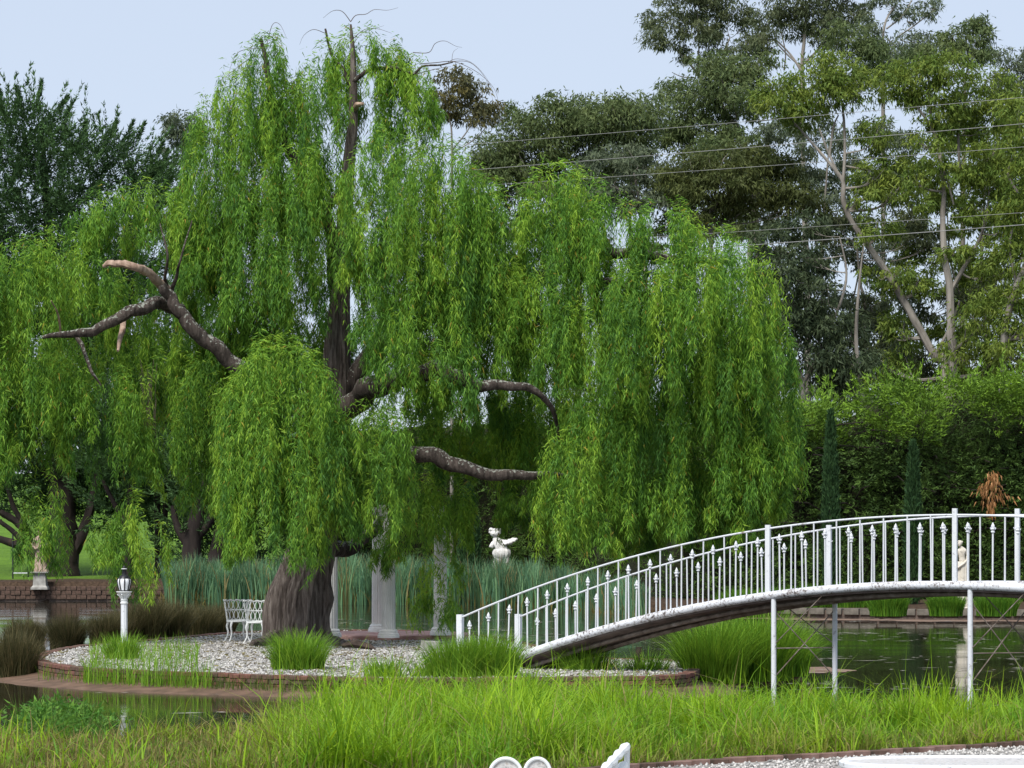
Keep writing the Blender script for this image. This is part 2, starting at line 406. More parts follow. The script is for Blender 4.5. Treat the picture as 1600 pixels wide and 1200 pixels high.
tag(link('ground', me, M_ground), 'green lawn and soil banks around the pond', kind='structure')

# water sheet
me = np_mesh('pond_water', [(-70, 22, 0), (70, 22, 0), (70, 124, 0), (-70, 124, 0)], [[0, 1, 2, 3]])
tag(link('pond_water', me, M_water), 'dark still pond water with tree reflections', kind='structure')

# island outline from its edge in the photograph, laid on the plane z = 0.3
ISZ = 0.3
isl_px = [(58, 1027), (75, 1036), (130, 1043), (220, 1048), (310, 1051), (420, 1055), (550, 1059), (690, 1060), (800, 1059), (900, 1058), (1000, 1057), (1062, 1054), (1084, 1046), (1078, 1036),
          (1040, 1031), (950, 1028), (880, 1020), (830, 1008), (780, 997), (720, 989), (640, 985.5), (560, 984.5), (470, 985), (400, 986.5), (350, 989.5), (290, 995), (230, 1000.5), (170, 1005.5), (120, 1010), (80, 1018)]
isl = [G(px, py, ISZ) for px, py in isl_px]
isl_s = catmull(isl + [isl[0]], sub=6)[:-1]
ISC = sum((Vector(p) for p in isl_s), Vector()) / len(isl_s)
def poly_contains(P2, x, y):
    x = np.asarray(x); y = np.asarray(y); inside = np.zeros(x.shape, bool); n = len(P2); j = n - 1
    for i in range(n):
        xi, yi = P2[i]; xj, yj = P2[j]
        c = ((yi > y) != (yj > y)) & (x < (xj - xi) * (y - yi) / (yj - yi + 1e-12) + xi); inside ^= c; j = i
    return inside
isl2 = [(p.x, p.y) for p in isl_s]
ISLE_A = np.array(isl2)
# ccw?
def area2(P): return 0.5 * sum(P[i][0] * P[(i + 1) % len(P)][1] - P[(i + 1) % len(P)][0] * P[i][1] for i in range(len(P)))
if area2(isl2) < 0: isl_s = isl_s[::-1]; isl2 = isl2[::-1]
def offset_poly(P, d):
    n = len(P); out = []
    for i in range(n):
        a, b = Vector(P[i - 1]), Vector(P[(i + 1) % n]); t = (b - a).normalized(); nn = Vector((t.y, -t.x)); out.append(Vector(P[i]) + nn * d)
    return out
inner = offset_poly(isl2, -0.08)
mb = MB(); n = len(inner)
mb.add([(p.x, p.y, ISZ - 0.02) for p in inner] + [(p.x, p.y, -0.5) for p in inner], [tuple(range(n))] + [(i, n + i, n + (i + 1) % n, (i + 1) % n) for i in range(n)])
o = mb.build('island', M_gravel, None, smooth=False); tag(o, 'island ground covered in white gravel', kind='structure')
mb = MB(); ou = offset_poly(isl2, 1.0); om = offset_poly(isl2, 0.35); ii = offset_poly(isl2, -0.02)
rr_ = random.Random(3)
ou = [isl_p + (q - isl_p) * (0.55 + 0.65 * (0.5 + 0.5 * math.sin(k * 0.23) * math.cos(k * 0.11)) + 0.15 * rr_.random()) for k, (isl_p, q) in enumerate(zip([Vector(p) for p in isl2], ou))]
mb.add([(p.x, p.y, -0.02) for p in ou] + [(p.x, p.y, 0.07) for p in om] + [(p.x, p.y, 0.13) for p in ii],
       [(i, (i + 1) % n, n + (i + 1) % n, n + i) for i in range(n)] + [(n + i, n + (i + 1) % n, 2 * n + (i + 1) % n, 2 * n + i) for i in range(n)])
o = mb.build('mud_shelf', M_mud, None); tag(o, 'brown mud shelf round the island wall', kind='structure')

# brick retaining wall of the island
def resample(P, step, closed=True):
    P = [Vector(p) for p in P]
    if closed: P = P + [P[0]]
    out = []; acc = 0.0
    for i in range(len(P) - 1):
        seg = P[i + 1] - P[i]; L = seg.length; t = step - acc if out else 0.0
        if not out: out.append((P[0].copy(), math.atan2(seg.y, seg.x))); t = step
        while t <= L:
            out.append((P[i] + seg * (t / L), math.atan2(seg.y, seg.x))); t += step
        acc = L - (t - step)
    return out
wall = empty('island_wall', (ISC.x, ISC.y, 0), 'low red brick retaining wall round the gravel island', 'wall')
base = [Vector(p) for p in offset_poly(isl2, 0.0)]
core = MB(); co, ci = offset_poly(isl2, 0.035), offset_poly(isl2, -0.1)
core.add([(p.x, p.y, -0.3) for p in co] + [(p.x, p.y, 0.24) for p in co] + [(p.x, p.y, 0.24) for p in ci], [(i, (i + 1) % n, n + (i + 1) % n, n + i) for i in range(n)] + [(n + i, n + (i + 1) % n, 2 * n + (i + 1) % n, 2 * n + i) for i in range(n)])
core.build('mortar', M_mortar, wall, smooth=False)
def brick_mesh(name, L, Wd, H):
    bm = bmesh.new(); bmesh.ops.create_cube(bm, size=1)
    for v in bm.verts: v.co = Vector((v.co.x * L, v.co.y * Wd, v.co.z * H))
    bmesh.ops.bevel(bm, geom=bm.edges[:], offset=0.006, segments=1, affect='EDGES')
    me = bpy.data.meshes.new(name); bm.to_mesh(me); bm.free(); return me
course_me = []; cope_me = []
for mt in (M_brick, M_brick2):
    q = brick_mesh('brick', 0.222, 0.1, 0.068); q.materials.append(mt); course_me.append(q)
    q = brick_mesh('coping_brick', 0.225, 0.21, 0.07); q.materials.append(mt); cope_me.append(q)
far_bricks = MB(); nb = 0
for k, (hz, stepoff) in enumerate(((0.2, 0.0), (0.122, 0.117), (0.044, 0.0))):
    pts = resample(base, 0.234)
    for j, (p, an) in enumerate(pts):
        q = Vector((p.x + math.cos(an) * stepoff, p.y + math.sin(an) * stepoff, hz))
        nrm = Vector((math.sin(an), -math.cos(an), 0))
        front = nrm.y < -0.15                          # sides that face the near bank
        if not front and k > 0: continue
        q = q + nrm * (0.045 + random.uniform(-0.006, 0.006))
        if front and nb < 290:
            o = link('brick', course_me[random.random() < 0.45], None, wall, q - origin(wall)); o.rotation_euler = (0, 0, an + random.uniform(-0.02, 0.02)); nb += 1
        else:
            far_bricks.box(q, (0.222, 0.1, 0.068), an)
pts = resample(base, 0.237); nc = 0
for j, (p, an) in enumerate(pts):
    o = link('coping_brick', cope_me[random.random() < 0.5], None, wall, Vector((p.x, p.y, 0.276 + random.uniform(-0.006, 0.006))) - origin(wall)); o.rotation_euler = (random.uniform(-.02, .02), 0, an + random.uniform(-0.025, 0.025)); nc += 1
if far_bricks.v:
    o = far_bricks.build('bricks', M_brick2, wall, smooth=False); o['kind'] = 'stuff'

# pebbles lying loose on island and path
def pebbles(name, xs, ys, zs, size, label):
    n = len(xs)
    oct_ = np.array([(1, 0, 0), (0, 1, 0), (-1, 0, 0), (0, -1, 0), (0, 0, 0.75), (0, 0, -0.6)])
    fo = np.array([(0, 1, 4), (1, 2, 4), (2, 3, 4), (3, 0, 4), (1, 0, 5), (2, 1, 5), (3, 2, 5), (0, 3, 5)])
    an = rng.random(n) * 6.28; s = size * (0.55 + 0.9 * rng.random(n))
    jit = 1 + 0.35 * rng.normal(size=(n, 6, 1)) * 0.6
    V = oct_[None] * jit * s[:, None, None]; c, sn = np.cos(an)[:, None], np.sin(an)[:, None]
    X = V[:, :, 0] * c - V[:, :, 1] * sn * 0.75; Y = V[:, :, 0] * sn + V[:, :, 1] * c * 0.75
    V = np.stack([X + xs[:, None], Y + ys[:, None], V[:, :, 2] + zs[:, None]], -1)
    tone = rng.random((n, 1)); col = np.where(tone < 0.25, 0.2, np.where(tone < 0.6, 0.36, 0.52)) * np.array([[1, 0.965, 0.91]]) * (0.85 + 0.3 * rng.random((n, 1)))
    col = np.clip(col, 0, 0.85)
    me = np_mesh(name, V.reshape(-1, 3), (fo[None] + (np.arange(n) * 6)[:, None, None]).reshape(-1, 3), np.repeat(col, 6, 0))
    return tag(link(name, me, M_stones), label, kind='stuff')
m = 90000
xs = rng.uniform(ISLE_A[:, 0].min(), ISLE_A[:, 0].max(), m); ys = rng.uniform(ISLE_A[:, 1].min(), ISLE_A[:, 1].max(), m)
k = poly_contains([(p.x, p.y) for p in inner], xs, ys) & (rng.random(m) < np.clip(1.25 - (ys - 45) / 24, 0.3, 1)); xs, ys = xs[k][:22000], ys[k][:22000]
pebbles('gravel', xs, ys, np.full(len(xs), ISZ - 0.012), 0.023, 'white pebble gravel on the island')

m = 5000; xs = rng.uniform(ISLE_A[:, 0].min(), ISLE_A[:, 0].max(), m); ys = rng.uniform(ISLE_A[:, 1].min(), ISLE_A[:, 1].max(), m)
k = poly_contains([(p.x, p.y) for p in inner], xs, ys); xs, ys = xs[k], ys[k]; m = len(xs); dv = rng.normal(size=(m, 3)); dv[:, 2] *= .15
lq = leaf_quads(np.stack([xs, ys, np.full(m, ISZ + .012)], 1), dv, .06 + .07 * rng.random(m), .018 + .015 * rng.random(m), vary(m, (.12, .085, .04), (.22, .2, .06), 1, .5))
tag(leaf_object('leaf_litter', [lq], M_leaf, None, (0, 0, 0)), 'fallen willow leaves scattered over the island gravel', kind='stuff')

# far retaining walls
def wall_strip(name, xs, z0, z1, thick, mat, label, lumps):
    pts = [Vector((x, float(far_y(x)) - 0.1, 0)) for x in xs]
    root = empty(name, (pts[0].x, pts[0].y, 0), label, 'wall')
    mbb = MB()
    vs = []; m_ = len(pts)
    for p in pts: vs += [(p.x, p.y, z0), (p.x, p.y, z1 - 0.06), (p.x, p.y + thick, z1 - 0.06)]
    mbb.add(vs, [(3 * i, 3 * (i + 1), 3 * (i + 1) + 1, 3 * i + 1) for i in range(m_ - 1)] + [(3 * i + 1, 3 * (i + 1) + 1, 3 * (i + 1) + 2, 3 * i + 2) for i in range(m_ - 1)])
    mbb.build('wall_core', M_mortar, root, smooth=False)
    # stones / bricks along it
    L = 0
    big = MB()
    meshes = [brick_mesh('wall_block', lumps[0] * s, thick, lumps[1]) for s in (0.94, 0.86)]
    for q in meshes: q.materials.append(mat)
    rows = max(1, int((z1 - 0.0) / (lumps[1] + 0.012)))
    cnt = 0
    for r in range(rows):
        for p, an in resample([(p.x, p.y) for p in pts], lumps[0], False):
            if cnt > 295: break
            q = Vector((p.x, p.y + thick * 0.35 - 0.04 * random.random(), z1 - lumps[1] / 2 - r * (lumps[1] + 0.012))) + Vector((0.5 * lumps[0] * (r % 2), 0, 0))
            o = link('wall_block', random.choice(meshes), None, root, q - origin(root)); o.rotation_euler = (0, 0, an + random.uniform(-.02, .02)); cnt += 1
    return root
wall_strip('brick_bank_wall', np.linspace(-26, -2, 40), -0.3, 0.62, 0.3, M_brick2, 'long red brick retaining wall below the lawn across the water', (0.42, 0.17))
wall_strip('stone_bank_wall', np.linspace(5.8, 22, 30), -0.3, 0.34, 0.35, M_bankstone, 'low grey stone edging wall in front of the cypress hedge', (0.6, 0.2))

# near gravel path and its edging
edge_px = [(820, 1215), (930, 1203), (1020, 1195), (1150, 1187.5), (1300, 1179.5), (1450, 1170.5), (1600, 1161.5), (1800, 1150)]
ed = [G(px, py, 0.3) for px, py in edge_px]; ed_s = catmull(ed, sub=6)
pz = 0.275
lowl = [Vector((-3, 12, 0)), Vector((-12, 2, 0)), Vector((-12, -6, 0)), Vector((22, -6, 0)), Vector((22, ed_s[-1].y, 0))]
pp = [(p.x, p.y - 0.05, pz) for p in ed_s] + [(p.x, p.y, pz) for p in reversed(lowl)]
mb = MB(); mb.add(pp, [tuple(range(len(pp)))])
o = mb.build('gravel_path', M_gravel, None, smooth=False); tag(o, 'pale gravel path along the near bank', kind='structure')
et = empty('path_edging', ed_s[len(ed_s) // 2], 'reddish brown brick edging between the near grass and gravel path', 'edging')
eb = [brick_mesh('edging_brick', 0.222, 0.11, 0.1) for _ in range(2)]; eb[0].materials.append(M_timberedge); eb[1].materials.append(M_brick2)
for p, an in resample([(p.x, p.y) for p in ed_s], 0.228, False):
    o = link('edging_brick', random.choice(eb), None, et, Vector((p.x, p.y, 0.275 + random.uniform(-.006, .006))) - origin(et)); o.rotation_euler = (random.uniform(-.03, .03), 0, an + random.uniform(-.03, .03))
m = 22000; xs = rng.uniform(0.2, 6.5, m); ys = rng.uniform(17, 31, m)
lim = np.interp(xs, [p.x for p in ed_s], [p.y for p in ed_s]); k = (ys < lim - 0.1) & (ys > lim - 2.6); xs, ys = xs[k], ys[k]
pebbles('path_gravel', xs, ys, np.full(len(xs), pz + 0.006), 0.02, 'white pebble gravel on the near path')

# scum and floating specks
def blob_sheet(name, cs, z, mat, label):
    mb = MB()
    for (cx, cy, rx, ry, sd) in cs:
        r_ = random.Random(sd); ph = [r_.random() * 6.28 for _ in range(4)]; nn = 40; ring = []
        for k in range(nn):
            q = 2 * math.pi * k / nn; f = 1 + 0.22 * math.sin(3 * q + ph[0]) + 0.14 * math.sin(5 * q + ph[1]) + 0.08 * math.sin(9 * q + ph[2])
            ring.append((cx + math.cos(q) * rx * f, cy + math.sin(q) * ry * f, z + 0.0004 * (sd % 7)))
        mb.add(ring, [tuple(range(nn))])
    o = mb.build(name, mat, None, smooth=False); return tag(o, label, kind='stuff')
sc = []
for k, x in enumerate(np.linspace(5, 20, 26)): sc.append((x, float(far_y(x)) - 0.9 - 0.5 * math.sin(k), 1.1, 0.8 + 0.5 * random.random(), k))
for k, (px, py) in enumerate([(1285, 1047), (1240, 1050), (1200, 1054), (1150, 1056)]):
    p = G(px, py, 0); sc.append((p.x, p.y, 0.5, 1.1, 50 + k))
blob_sheet('pond_scum', sc, 0.006, M_scum, 'brown scum floating along the pond edges')
m = 5200; xs = rng.uniform(-14, 20, m); ys = rng.uniform(34, 92, m)
cl = np.sin(xs * 0.7 + ys * 0.35) + np.sin(ys * 1.1 - xs * 0.2) + rng.normal(size=m) * 0.5
k = (ys > near_y(xs)) & (~poly_contains(isl2, xs, ys)) & (cl > 0.4); xs, ys = xs[k], ys[k]; m = len(xs)
ln = 0.05 + 0.3 * rng.random(m) ** 4; wd = 0.03 + 0.05 * rng.random(m)
an = rng.normal(size=m) * 0.35
dx, dy = np.cos(an) * ln, np.sin(an) * ln
Vd = np.stack([np.stack([xs - dx, ys - dy, np.full(m, .012)], 1), np.stack([xs, ys - wd, np.full(m, .012)], 1), np.stack([xs + dx, ys + dy, np.full(m, .012)], 1), np.stack([xs, ys + wd, np.full(m, .012)], 1)], 1).reshape(-1, 3)
tag(link('floating_specks', np_mesh('floating_specks', Vd, np.arange(m * 4).reshape(-1, 4)), M_debris), 'pale specks and leaf scraps floating on the pond', kind='stuff')

# ------------------------------------------------------------------ the weeping willow
TD = 60.8                                             # distance of the trunk
TS = F / TD
tb = W(466, 1006, TD)
willow = empty('willow_tree', (tb.x, tb.y, ISZ - 0.03), 'huge old weeping willow with bright green hanging curtains on the gravel island', 'tree')
def T(px, py, dy=0.0):
    d = TD + dy; return W(px, py, d)

def willow_trunk():
    path = [(469, 1014, 52, 0), (468, 1000, 49, 0), (466, 985, 47.5, 0), (466, 955, 47, 0), (470, 920, 45, 0), (480, 885, 41, 0), (489, 850, 36, 0), (497, 815, 34, 0), (508, 760, 30, 0), (518, 690, 26, 0), (524, 610, 22.5, 0),
            (526, 550, 20, 0), (531, 470, 15, 0), (536, 410, 12, 0), (538, 340, 11.5, 0), (544, 260, 9, 0), (551, 190, 7, 0), (552, 120, 5, 0), (551, 75, 3.4, 0), (548, 38, 1.6, 0)]
    pts = [T(a, b) for a, b, c, d in path]; rad = [c / TS for a, b, c, d in path]
    P, R = catmull(pts, rad, 8)
    n = 72; vs = []; fs = []
    ph = [random.random() * 6.28 for _ in range(12)]
    for i, (p, r) in enumerate(zip(P, R)):
        h = p.z - ISZ
        flare = math.exp(-max(h, 0) / 0.28)
        for k in range(n):
            q = 2 * math.pi * k / n
            lob = 0.07 * math.sin(3 * q + ph[0] + h * 0.4) + 0.05 * math.sin(5 * q + ph[1] - h * 0.7) + 0.035 * math.sin(9 * q + ph[2] + h)
            fur = 0.034 * math.sin(17 * q + ph[3] + 0.8 * math.sin(h * 2)) + 0.022 * math.sin(29 * q + ph[4] + 1.3 * math.sin(h * 1.7 + 1)) + 0.012 * (random.random() - 0.5)
            roots = flare * (0.06 + 0.3 * max(0, math.sin(4 * q + ph[5])) ** 2)
            burl = 0.2 * math.exp(-((h - 0.95) / 0.28) ** 2) * max(0, math.cos(q + 0.25)) ** 6 + 0.13 * math.exp(-((h - 0.75) / 0.4) ** 2) * max(0, math.cos(q - 2.75)) ** 5 - 0.16 * math.exp(-((h - 1.9) / 0.13) ** 2) * max(0, math.cos(q + 2.05)) ** 16
            rr = r * (1 + lob + fur + roots + burl)
            vs.append((p.x + math.cos(q) * rr, p.y + math.sin(q) * rr, p.z))
    m = len(P)
    for i in range(m - 1):
        for k in range(n): fs.append((i * n + k, i * n + (k + 1) % n, (i + 1) * n + (k + 1) % n, (i + 1) * n + k))
    fs.append(tuple((m - 1) * n + k for k in range(n)))
    mb = MB(); mb.add(vs, fs)
    o = mb.build('trunk', M_bark, willow); return o
willow_trunk()
def limb(path, mat=None, name='limb', wob=0.12, parent=None, n=10, sub=6):
    fw = -0.9 if (path[-1][0] < 400 and path[-1][1] > 300) or path[-1][0] > 860 and path[-1][1] > 600 else (-0.4 if path[-1][1] > 500 else 0)
    pts = [T(a, b, d + fw * min(1, i / 2)) for i, (a, b, c, d) in enumerate(path)]; rad = [max(c / TS, 0.008) for a, b, c, d in path]
    P, R = catmull(pts, rad, sub)
    k = random.random() * 6
    P = [p + Vector((math.sin(i * 1.1 + k), math.cos(i * 0.9 + k), math.sin(i * 0.8 + k))) * r * 0.18 for i, (p, r) in enumerate(zip(P, R))]
    return MB().tube(P, R, n, True, wob, random.randint(0, 999)).build(name, mat or M_limb, parent or willow)
limb([(492, 850, 22, 0), (465, 760, 18, -.4), (430, 660, 15, -.8), (385, 588, 13, -1), (345, 550, 12, -1.1), (310, 522, 11.5, -1.2), (284, 492, 10.5, -1.2), (266, 465, 8.5, -1.2), (252, 446, 6.5, -1.3)])
limb([(258, 452, 8, -1.3), (240, 433, 7, -1.4), (215, 418, 6, -1.5), (190, 413, 5.5, -1.5), (172, 412, 5, -1.5), (160, 416, 2, -1.5)], M_deadwood, 'dead_limb', 0.3)
limb([(280, 486, 10, -1.2), (255, 474, 10, -1.3), (225, 480, 9.5, -1.4), (190, 494, 9, -1.5), (165, 508, 8, -1.5), (135, 520, 7, -1.5), (100, 522, 5, -1.5), (66, 527, 2.5, -1.5)])
limb([(118, 520, 4, -1.5), (132, 550, 3, -1.5), (143, 580, 2.4, -1.5), (158, 602, 1.2, -1.5)])
limb([(195, 492, 5, -1.5), (190, 520, 4.5, -1.55), (184, 548, 2, -1.5)], M_deadwood, 'dead_limb', 0.3)
limb([(262, 458, 4, -1.2), (258, 430, 2.6, -1.2), (262, 400, 1.8, -1), (250, 350, 1, -.8)])
limb([(266, 462, 4, -1.2), (276, 430, 2.6, -1), (282, 405, 1.8, -.8), (300, 345, 1, -.4)])
limb([(94, 522, 2, -1.5), (92, 495, 1.6, -1.5), (80, 470, .8, -1.5)], M_deadwood, 'dead_limb', 0.2)
limb([(524, 655, 20, 0), (560, 622, 19, -.4), (592, 601, 17, -.8), (640, 590, 14, -1.0), (680, 577, 13, -1.2), (715, 588, 11.5, -1.4), (745, 602, 9, -1.5), (785, 602, 7.5, -1.6), (825, 606, 6, -1.6), (850, 622, 4.6, -1.5), (868, 652, 3.2, -1.2), (873, 692, 1.5, -.8)])
limb([(678, 578, 10, -1.2), (695, 560, 9, -1.2), (716, 540, 8, -1.1), (728, 515, 6, -1), (760, 480, 5, -.9), (800, 450, 5, -.8), (838, 434, 8, -.8)])
limb([(512, 745, 20, 0), (560, 718, 15, -.5), (615, 710, 12.5, -.8), (660, 709, 12.5, -1), (700, 721, 12, -1.1), (745, 737, 10, -1.2), (800, 743, 8, -1.2), (845, 742, 6, -1), (900, 746, 3, -.4), (940, 752, 1.5, 0)])
limb([(495, 862, 16, 0.2), (530, 858, 13, 1), (565, 846, 10, 2), (610, 800, 8, 3)])
limb([(528, 620, 18, 0), (600, 540, 15, 0), (700, 480, 13, -.3), (790, 450, 11, -.5), (838, 434, 10, -.6), (890, 412, 9.5, -.7), (945, 397, 9.5, -.8), (985, 396, 8, -.8), (1060, 405, 6, -.8), (1140, 410, 4, -.8)])
limb([(890, 425, 7, -.6), (920, 436, 7, -.7), (960, 442, 5, -.7), (1030, 470, 4, -.7), (1120, 520, 3, -.6)])
limb([(529, 520, 13, 0), (522, 440, 10, .2), (514, 345, 9, .2), (485, 300, 8.5, .1), (455, 240, 8, 0), (432, 190, 7.5, 0), (424, 150, 6.5, 0), (417, 105, 4.5, 0), (408, 60, 2.5, 0)])
limb([(540, 300, 10, 0), (520, 315, 8, .3), (500, 335, 6, .4), (470, 380, 4, .6)])
limb([(551, 130, 4, 0), (570, 113, 3.4, -.1), (600, 106, 3, -.1), (625, 108, 2.6, -.2), (645, 116, 2.2, -.2), (660, 104, 1.8, -.2), (690, 101, 1.3, -.3), (708, 97, .9, -.3)])
limb([(551, 140, 4, 0), (536, 108, 3, .1), (520, 90, 2.2, .1), (508, 45, 1.5, .1)])
limb([(552, 172, 4, 0), (557, 165, 4.5, -.2), (567, 161, 2, -.35)], M_deadwood, 'dead_limb', 0.3)
limb([(500, 1003, 14, -.4), (530, 1008, 10, -.7), (552, 1012, 8, -.9), (565, 1014, 5, -1.0)], M_bark, 'root', 0.3)
limb([(430, 998, 14, -.4), (412, 1004, 9, -.6), (392, 1007, 4, -.7)], M_bark, 'root', 0.3)
# bare twigs at the top
tw = MB()
def twig(pts, r=0.02):
    r *= 0.5
    P, R = catmull([T(a, b) for a, b in pts], [r * (1 - 0.75 * i / (len(pts) - 1)) for i in range(len(pts))], 5); tw.tube(P, R, 5)
twig([(548, 34), (556, 24), (572, 22), (585, 15), (605, 16), (622, 12)]); twig([(548, 34), (535, 18), (520, 17), (505, 28)])
twig([(645, 82), (670, 82), (680, 68), (695, 64), (712, 72), (722, 74)], .018)
twig([(655, 100), (680, 98), (706, 96), (730, 104), (755, 120), (775, 145), (782, 190)], .02); twig([(706, 96), (735, 98), (760, 125), (772, 165)], .015)
twig([(700, 97), (715, 92), (740, 100), (765, 130), (778, 170)], .012); twig([(650, 116), (672, 110), (690, 106), (705, 104)], .02); twig([(706, 97), (708, 82), (716, 75)], .012)
twig([(415, 80), (425, 40), (437, 38), (448, 60)], .018); twig([(405, 85), (385, 95), (365, 110), (335, 135)], .02); twig([(408, 75), (375, 80), (362, 100), (355, 128)], .015)
twig([(508, 52), (490, 46), (475, 55), (468, 70)], .016); twig([(552, 60), (570, 46), (590, 45), (612, 52)], .018); twig([(552, 70), (566, 52), (600, 40)], .014)
for k in range(26):
    x = 232 + random.gauss(0, 9); y0 = random.uniform(560, 640); twig([(x + random.gauss(0, 6), y0), (x, y0 + 50), (x + random.gauss(0, 4), y0 + random.uniform(80, 130))], 0.011)
for k in range(8):
    x = 485 + random.gauss(0, 5); y0 = random.uniform(700, 760); twig([(x + random.gauss(0, 6), y0), (x, y0 + 40), (x + random.gauss(0, 4), y0 + random.uniform(50, 80))], 0.012)
tw.build('bare_twigs', M_twig, willow)['kind'] = 'stuff'

# curtains: (centre px, top row, half width px, bottom row, distance offset m)
CURT = [(412, 50, 30, 300, 0), (385, 95, 42, 380, -.5), (345, 140, 40, 430, -.3), (322, 195, 34, 470, -.5), (445, 125, 45, 400, .5), (490, 105, 42, 380, -.3), (515, 52, 34, 220, .2), (560, 42, 30, 170, .1), (590, 55, 40, 240, .2), (632, 78, 32, 250, 0), (652, 110, 20, 330, .2),
        (612, 195, 66, 480, -2.0), (690, 215, 58, 560, -1.8), (735, 270, 40, 540, -1.5), (578, 240, 24, 350, -1.2), (462, 220, 44, 490, -1), (425, 270, 60, 540, -.8), (355, 290, 60, 540, .5), (315, 330, 40, 520, .2),
        (165, 290, 40, 400, 0), (225, 278, 62, 400, .2), (285, 300, 45, 470, .6), (95, 355, 62, 500, -.4), (30, 365, 70, 720, -.8), (-40, 380, 70, 740, -.3), (140, 380, 56, 540, 1.4), (195, 430, 55, 640, 1.5),
        (55, 540, 44, 745, -.5), (5, 580, 32, 750, -.6), (118, 560, 34, 690, -.4), (195, 570, 46, 770, 0), (272, 540, 46, 760, .3), (330, 560, 46, 770, .5), (62, 730, 26, 905, -.5), (228, 760, 24, 945, -.3), (158, 800, 11, 898, -.1), (305, 640, 30, 810, .6), (450, 430, 52, 590, .9), (395, 460, 50, 600, .7), (-20, 600, 40, 780, .3),
        (440, 520, 72, 880, -3.2), (395, 570, 42, 840, -3), (490, 560, 52, 850, -3), (515, 620, 26, 780, -2.2), (575, 612, 44, 855, -2.4), (425, 640, 58, 895, -3.3), (600, 640, 20, 840, -2),
        (655, 735, 44, 900, .4), (676, 860, 20, 992, .3), (640, 650, 40, 740, .8), (700, 730, 30, 860, .6),
        (795, 270, 54, 560, -.5), (868, 248, 58, 540, -1), (912, 262, 40, 500, -.6), (955, 305, 56, 590, -1.2), (1040, 303, 54, 560, -1), (1105, 338, 58, 640, -1.2), (1150, 375, 48, 700, -1.5), (1190, 475, 40, 790, -.8), (1214, 520, 24, 790, -.5), (1085, 385, 62, 690, -2), (1000, 400, 60, 640, -2),
        (760, 310, 52, 580, -1), (715, 370, 60, 640, -1.5), (645, 370, 56, 640, -2), (602, 300, 40, 560, -1.6), (840, 420, 50, 610, -1.8), (905, 450, 60, 640, -1.5), (680, 470, 50, 660, -2.1),
        (930, 590, 62, 850, -1.5), (900, 660, 44, 890, -2), (1010, 570, 62, 860, -1), (1095, 560, 62, 870, -1), (1160, 620, 52, 845, -.8), (1195, 690, 32, 830, -.5), (1060, 690, 54, 885, 0), (970, 690, 48, 880, 0), (1130, 700, 46, 860, -.2),
        (740, 610, 62, 740, 1), (800, 625, 54, 790, 1), (850, 660, 42, 800, .5), (755, 750, 46, 812, 1.5), (720, 560, 54, 690, 1), (835, 560, 54, 700, 1), (700, 650, 44, 740, 1.5), (830, 740, 40, 845, 1.2), (380, 480, 60, 600, 1.5), (470, 470, 60, 620, 1.5), (330, 470, 50, 600, 1), (560, 560, 40, 640, 1.5),
        (600, 470, 70, 640, 2.5), (420, 560, 80, 780, 3), (300, 470, 90, 690, 3), (150, 480, 90, 650, 2.5), (20, 480, 90, 650, 2.5), (900, 450, 110, 740, 3), (1050, 470, 100, 770, 3), (700, 400, 90, 560, 3), (500, 300, 80, 520, 2.5), (1140, 480, 70, 760, 2.5), (820, 380, 80, 620, 3.5)]
parts = []
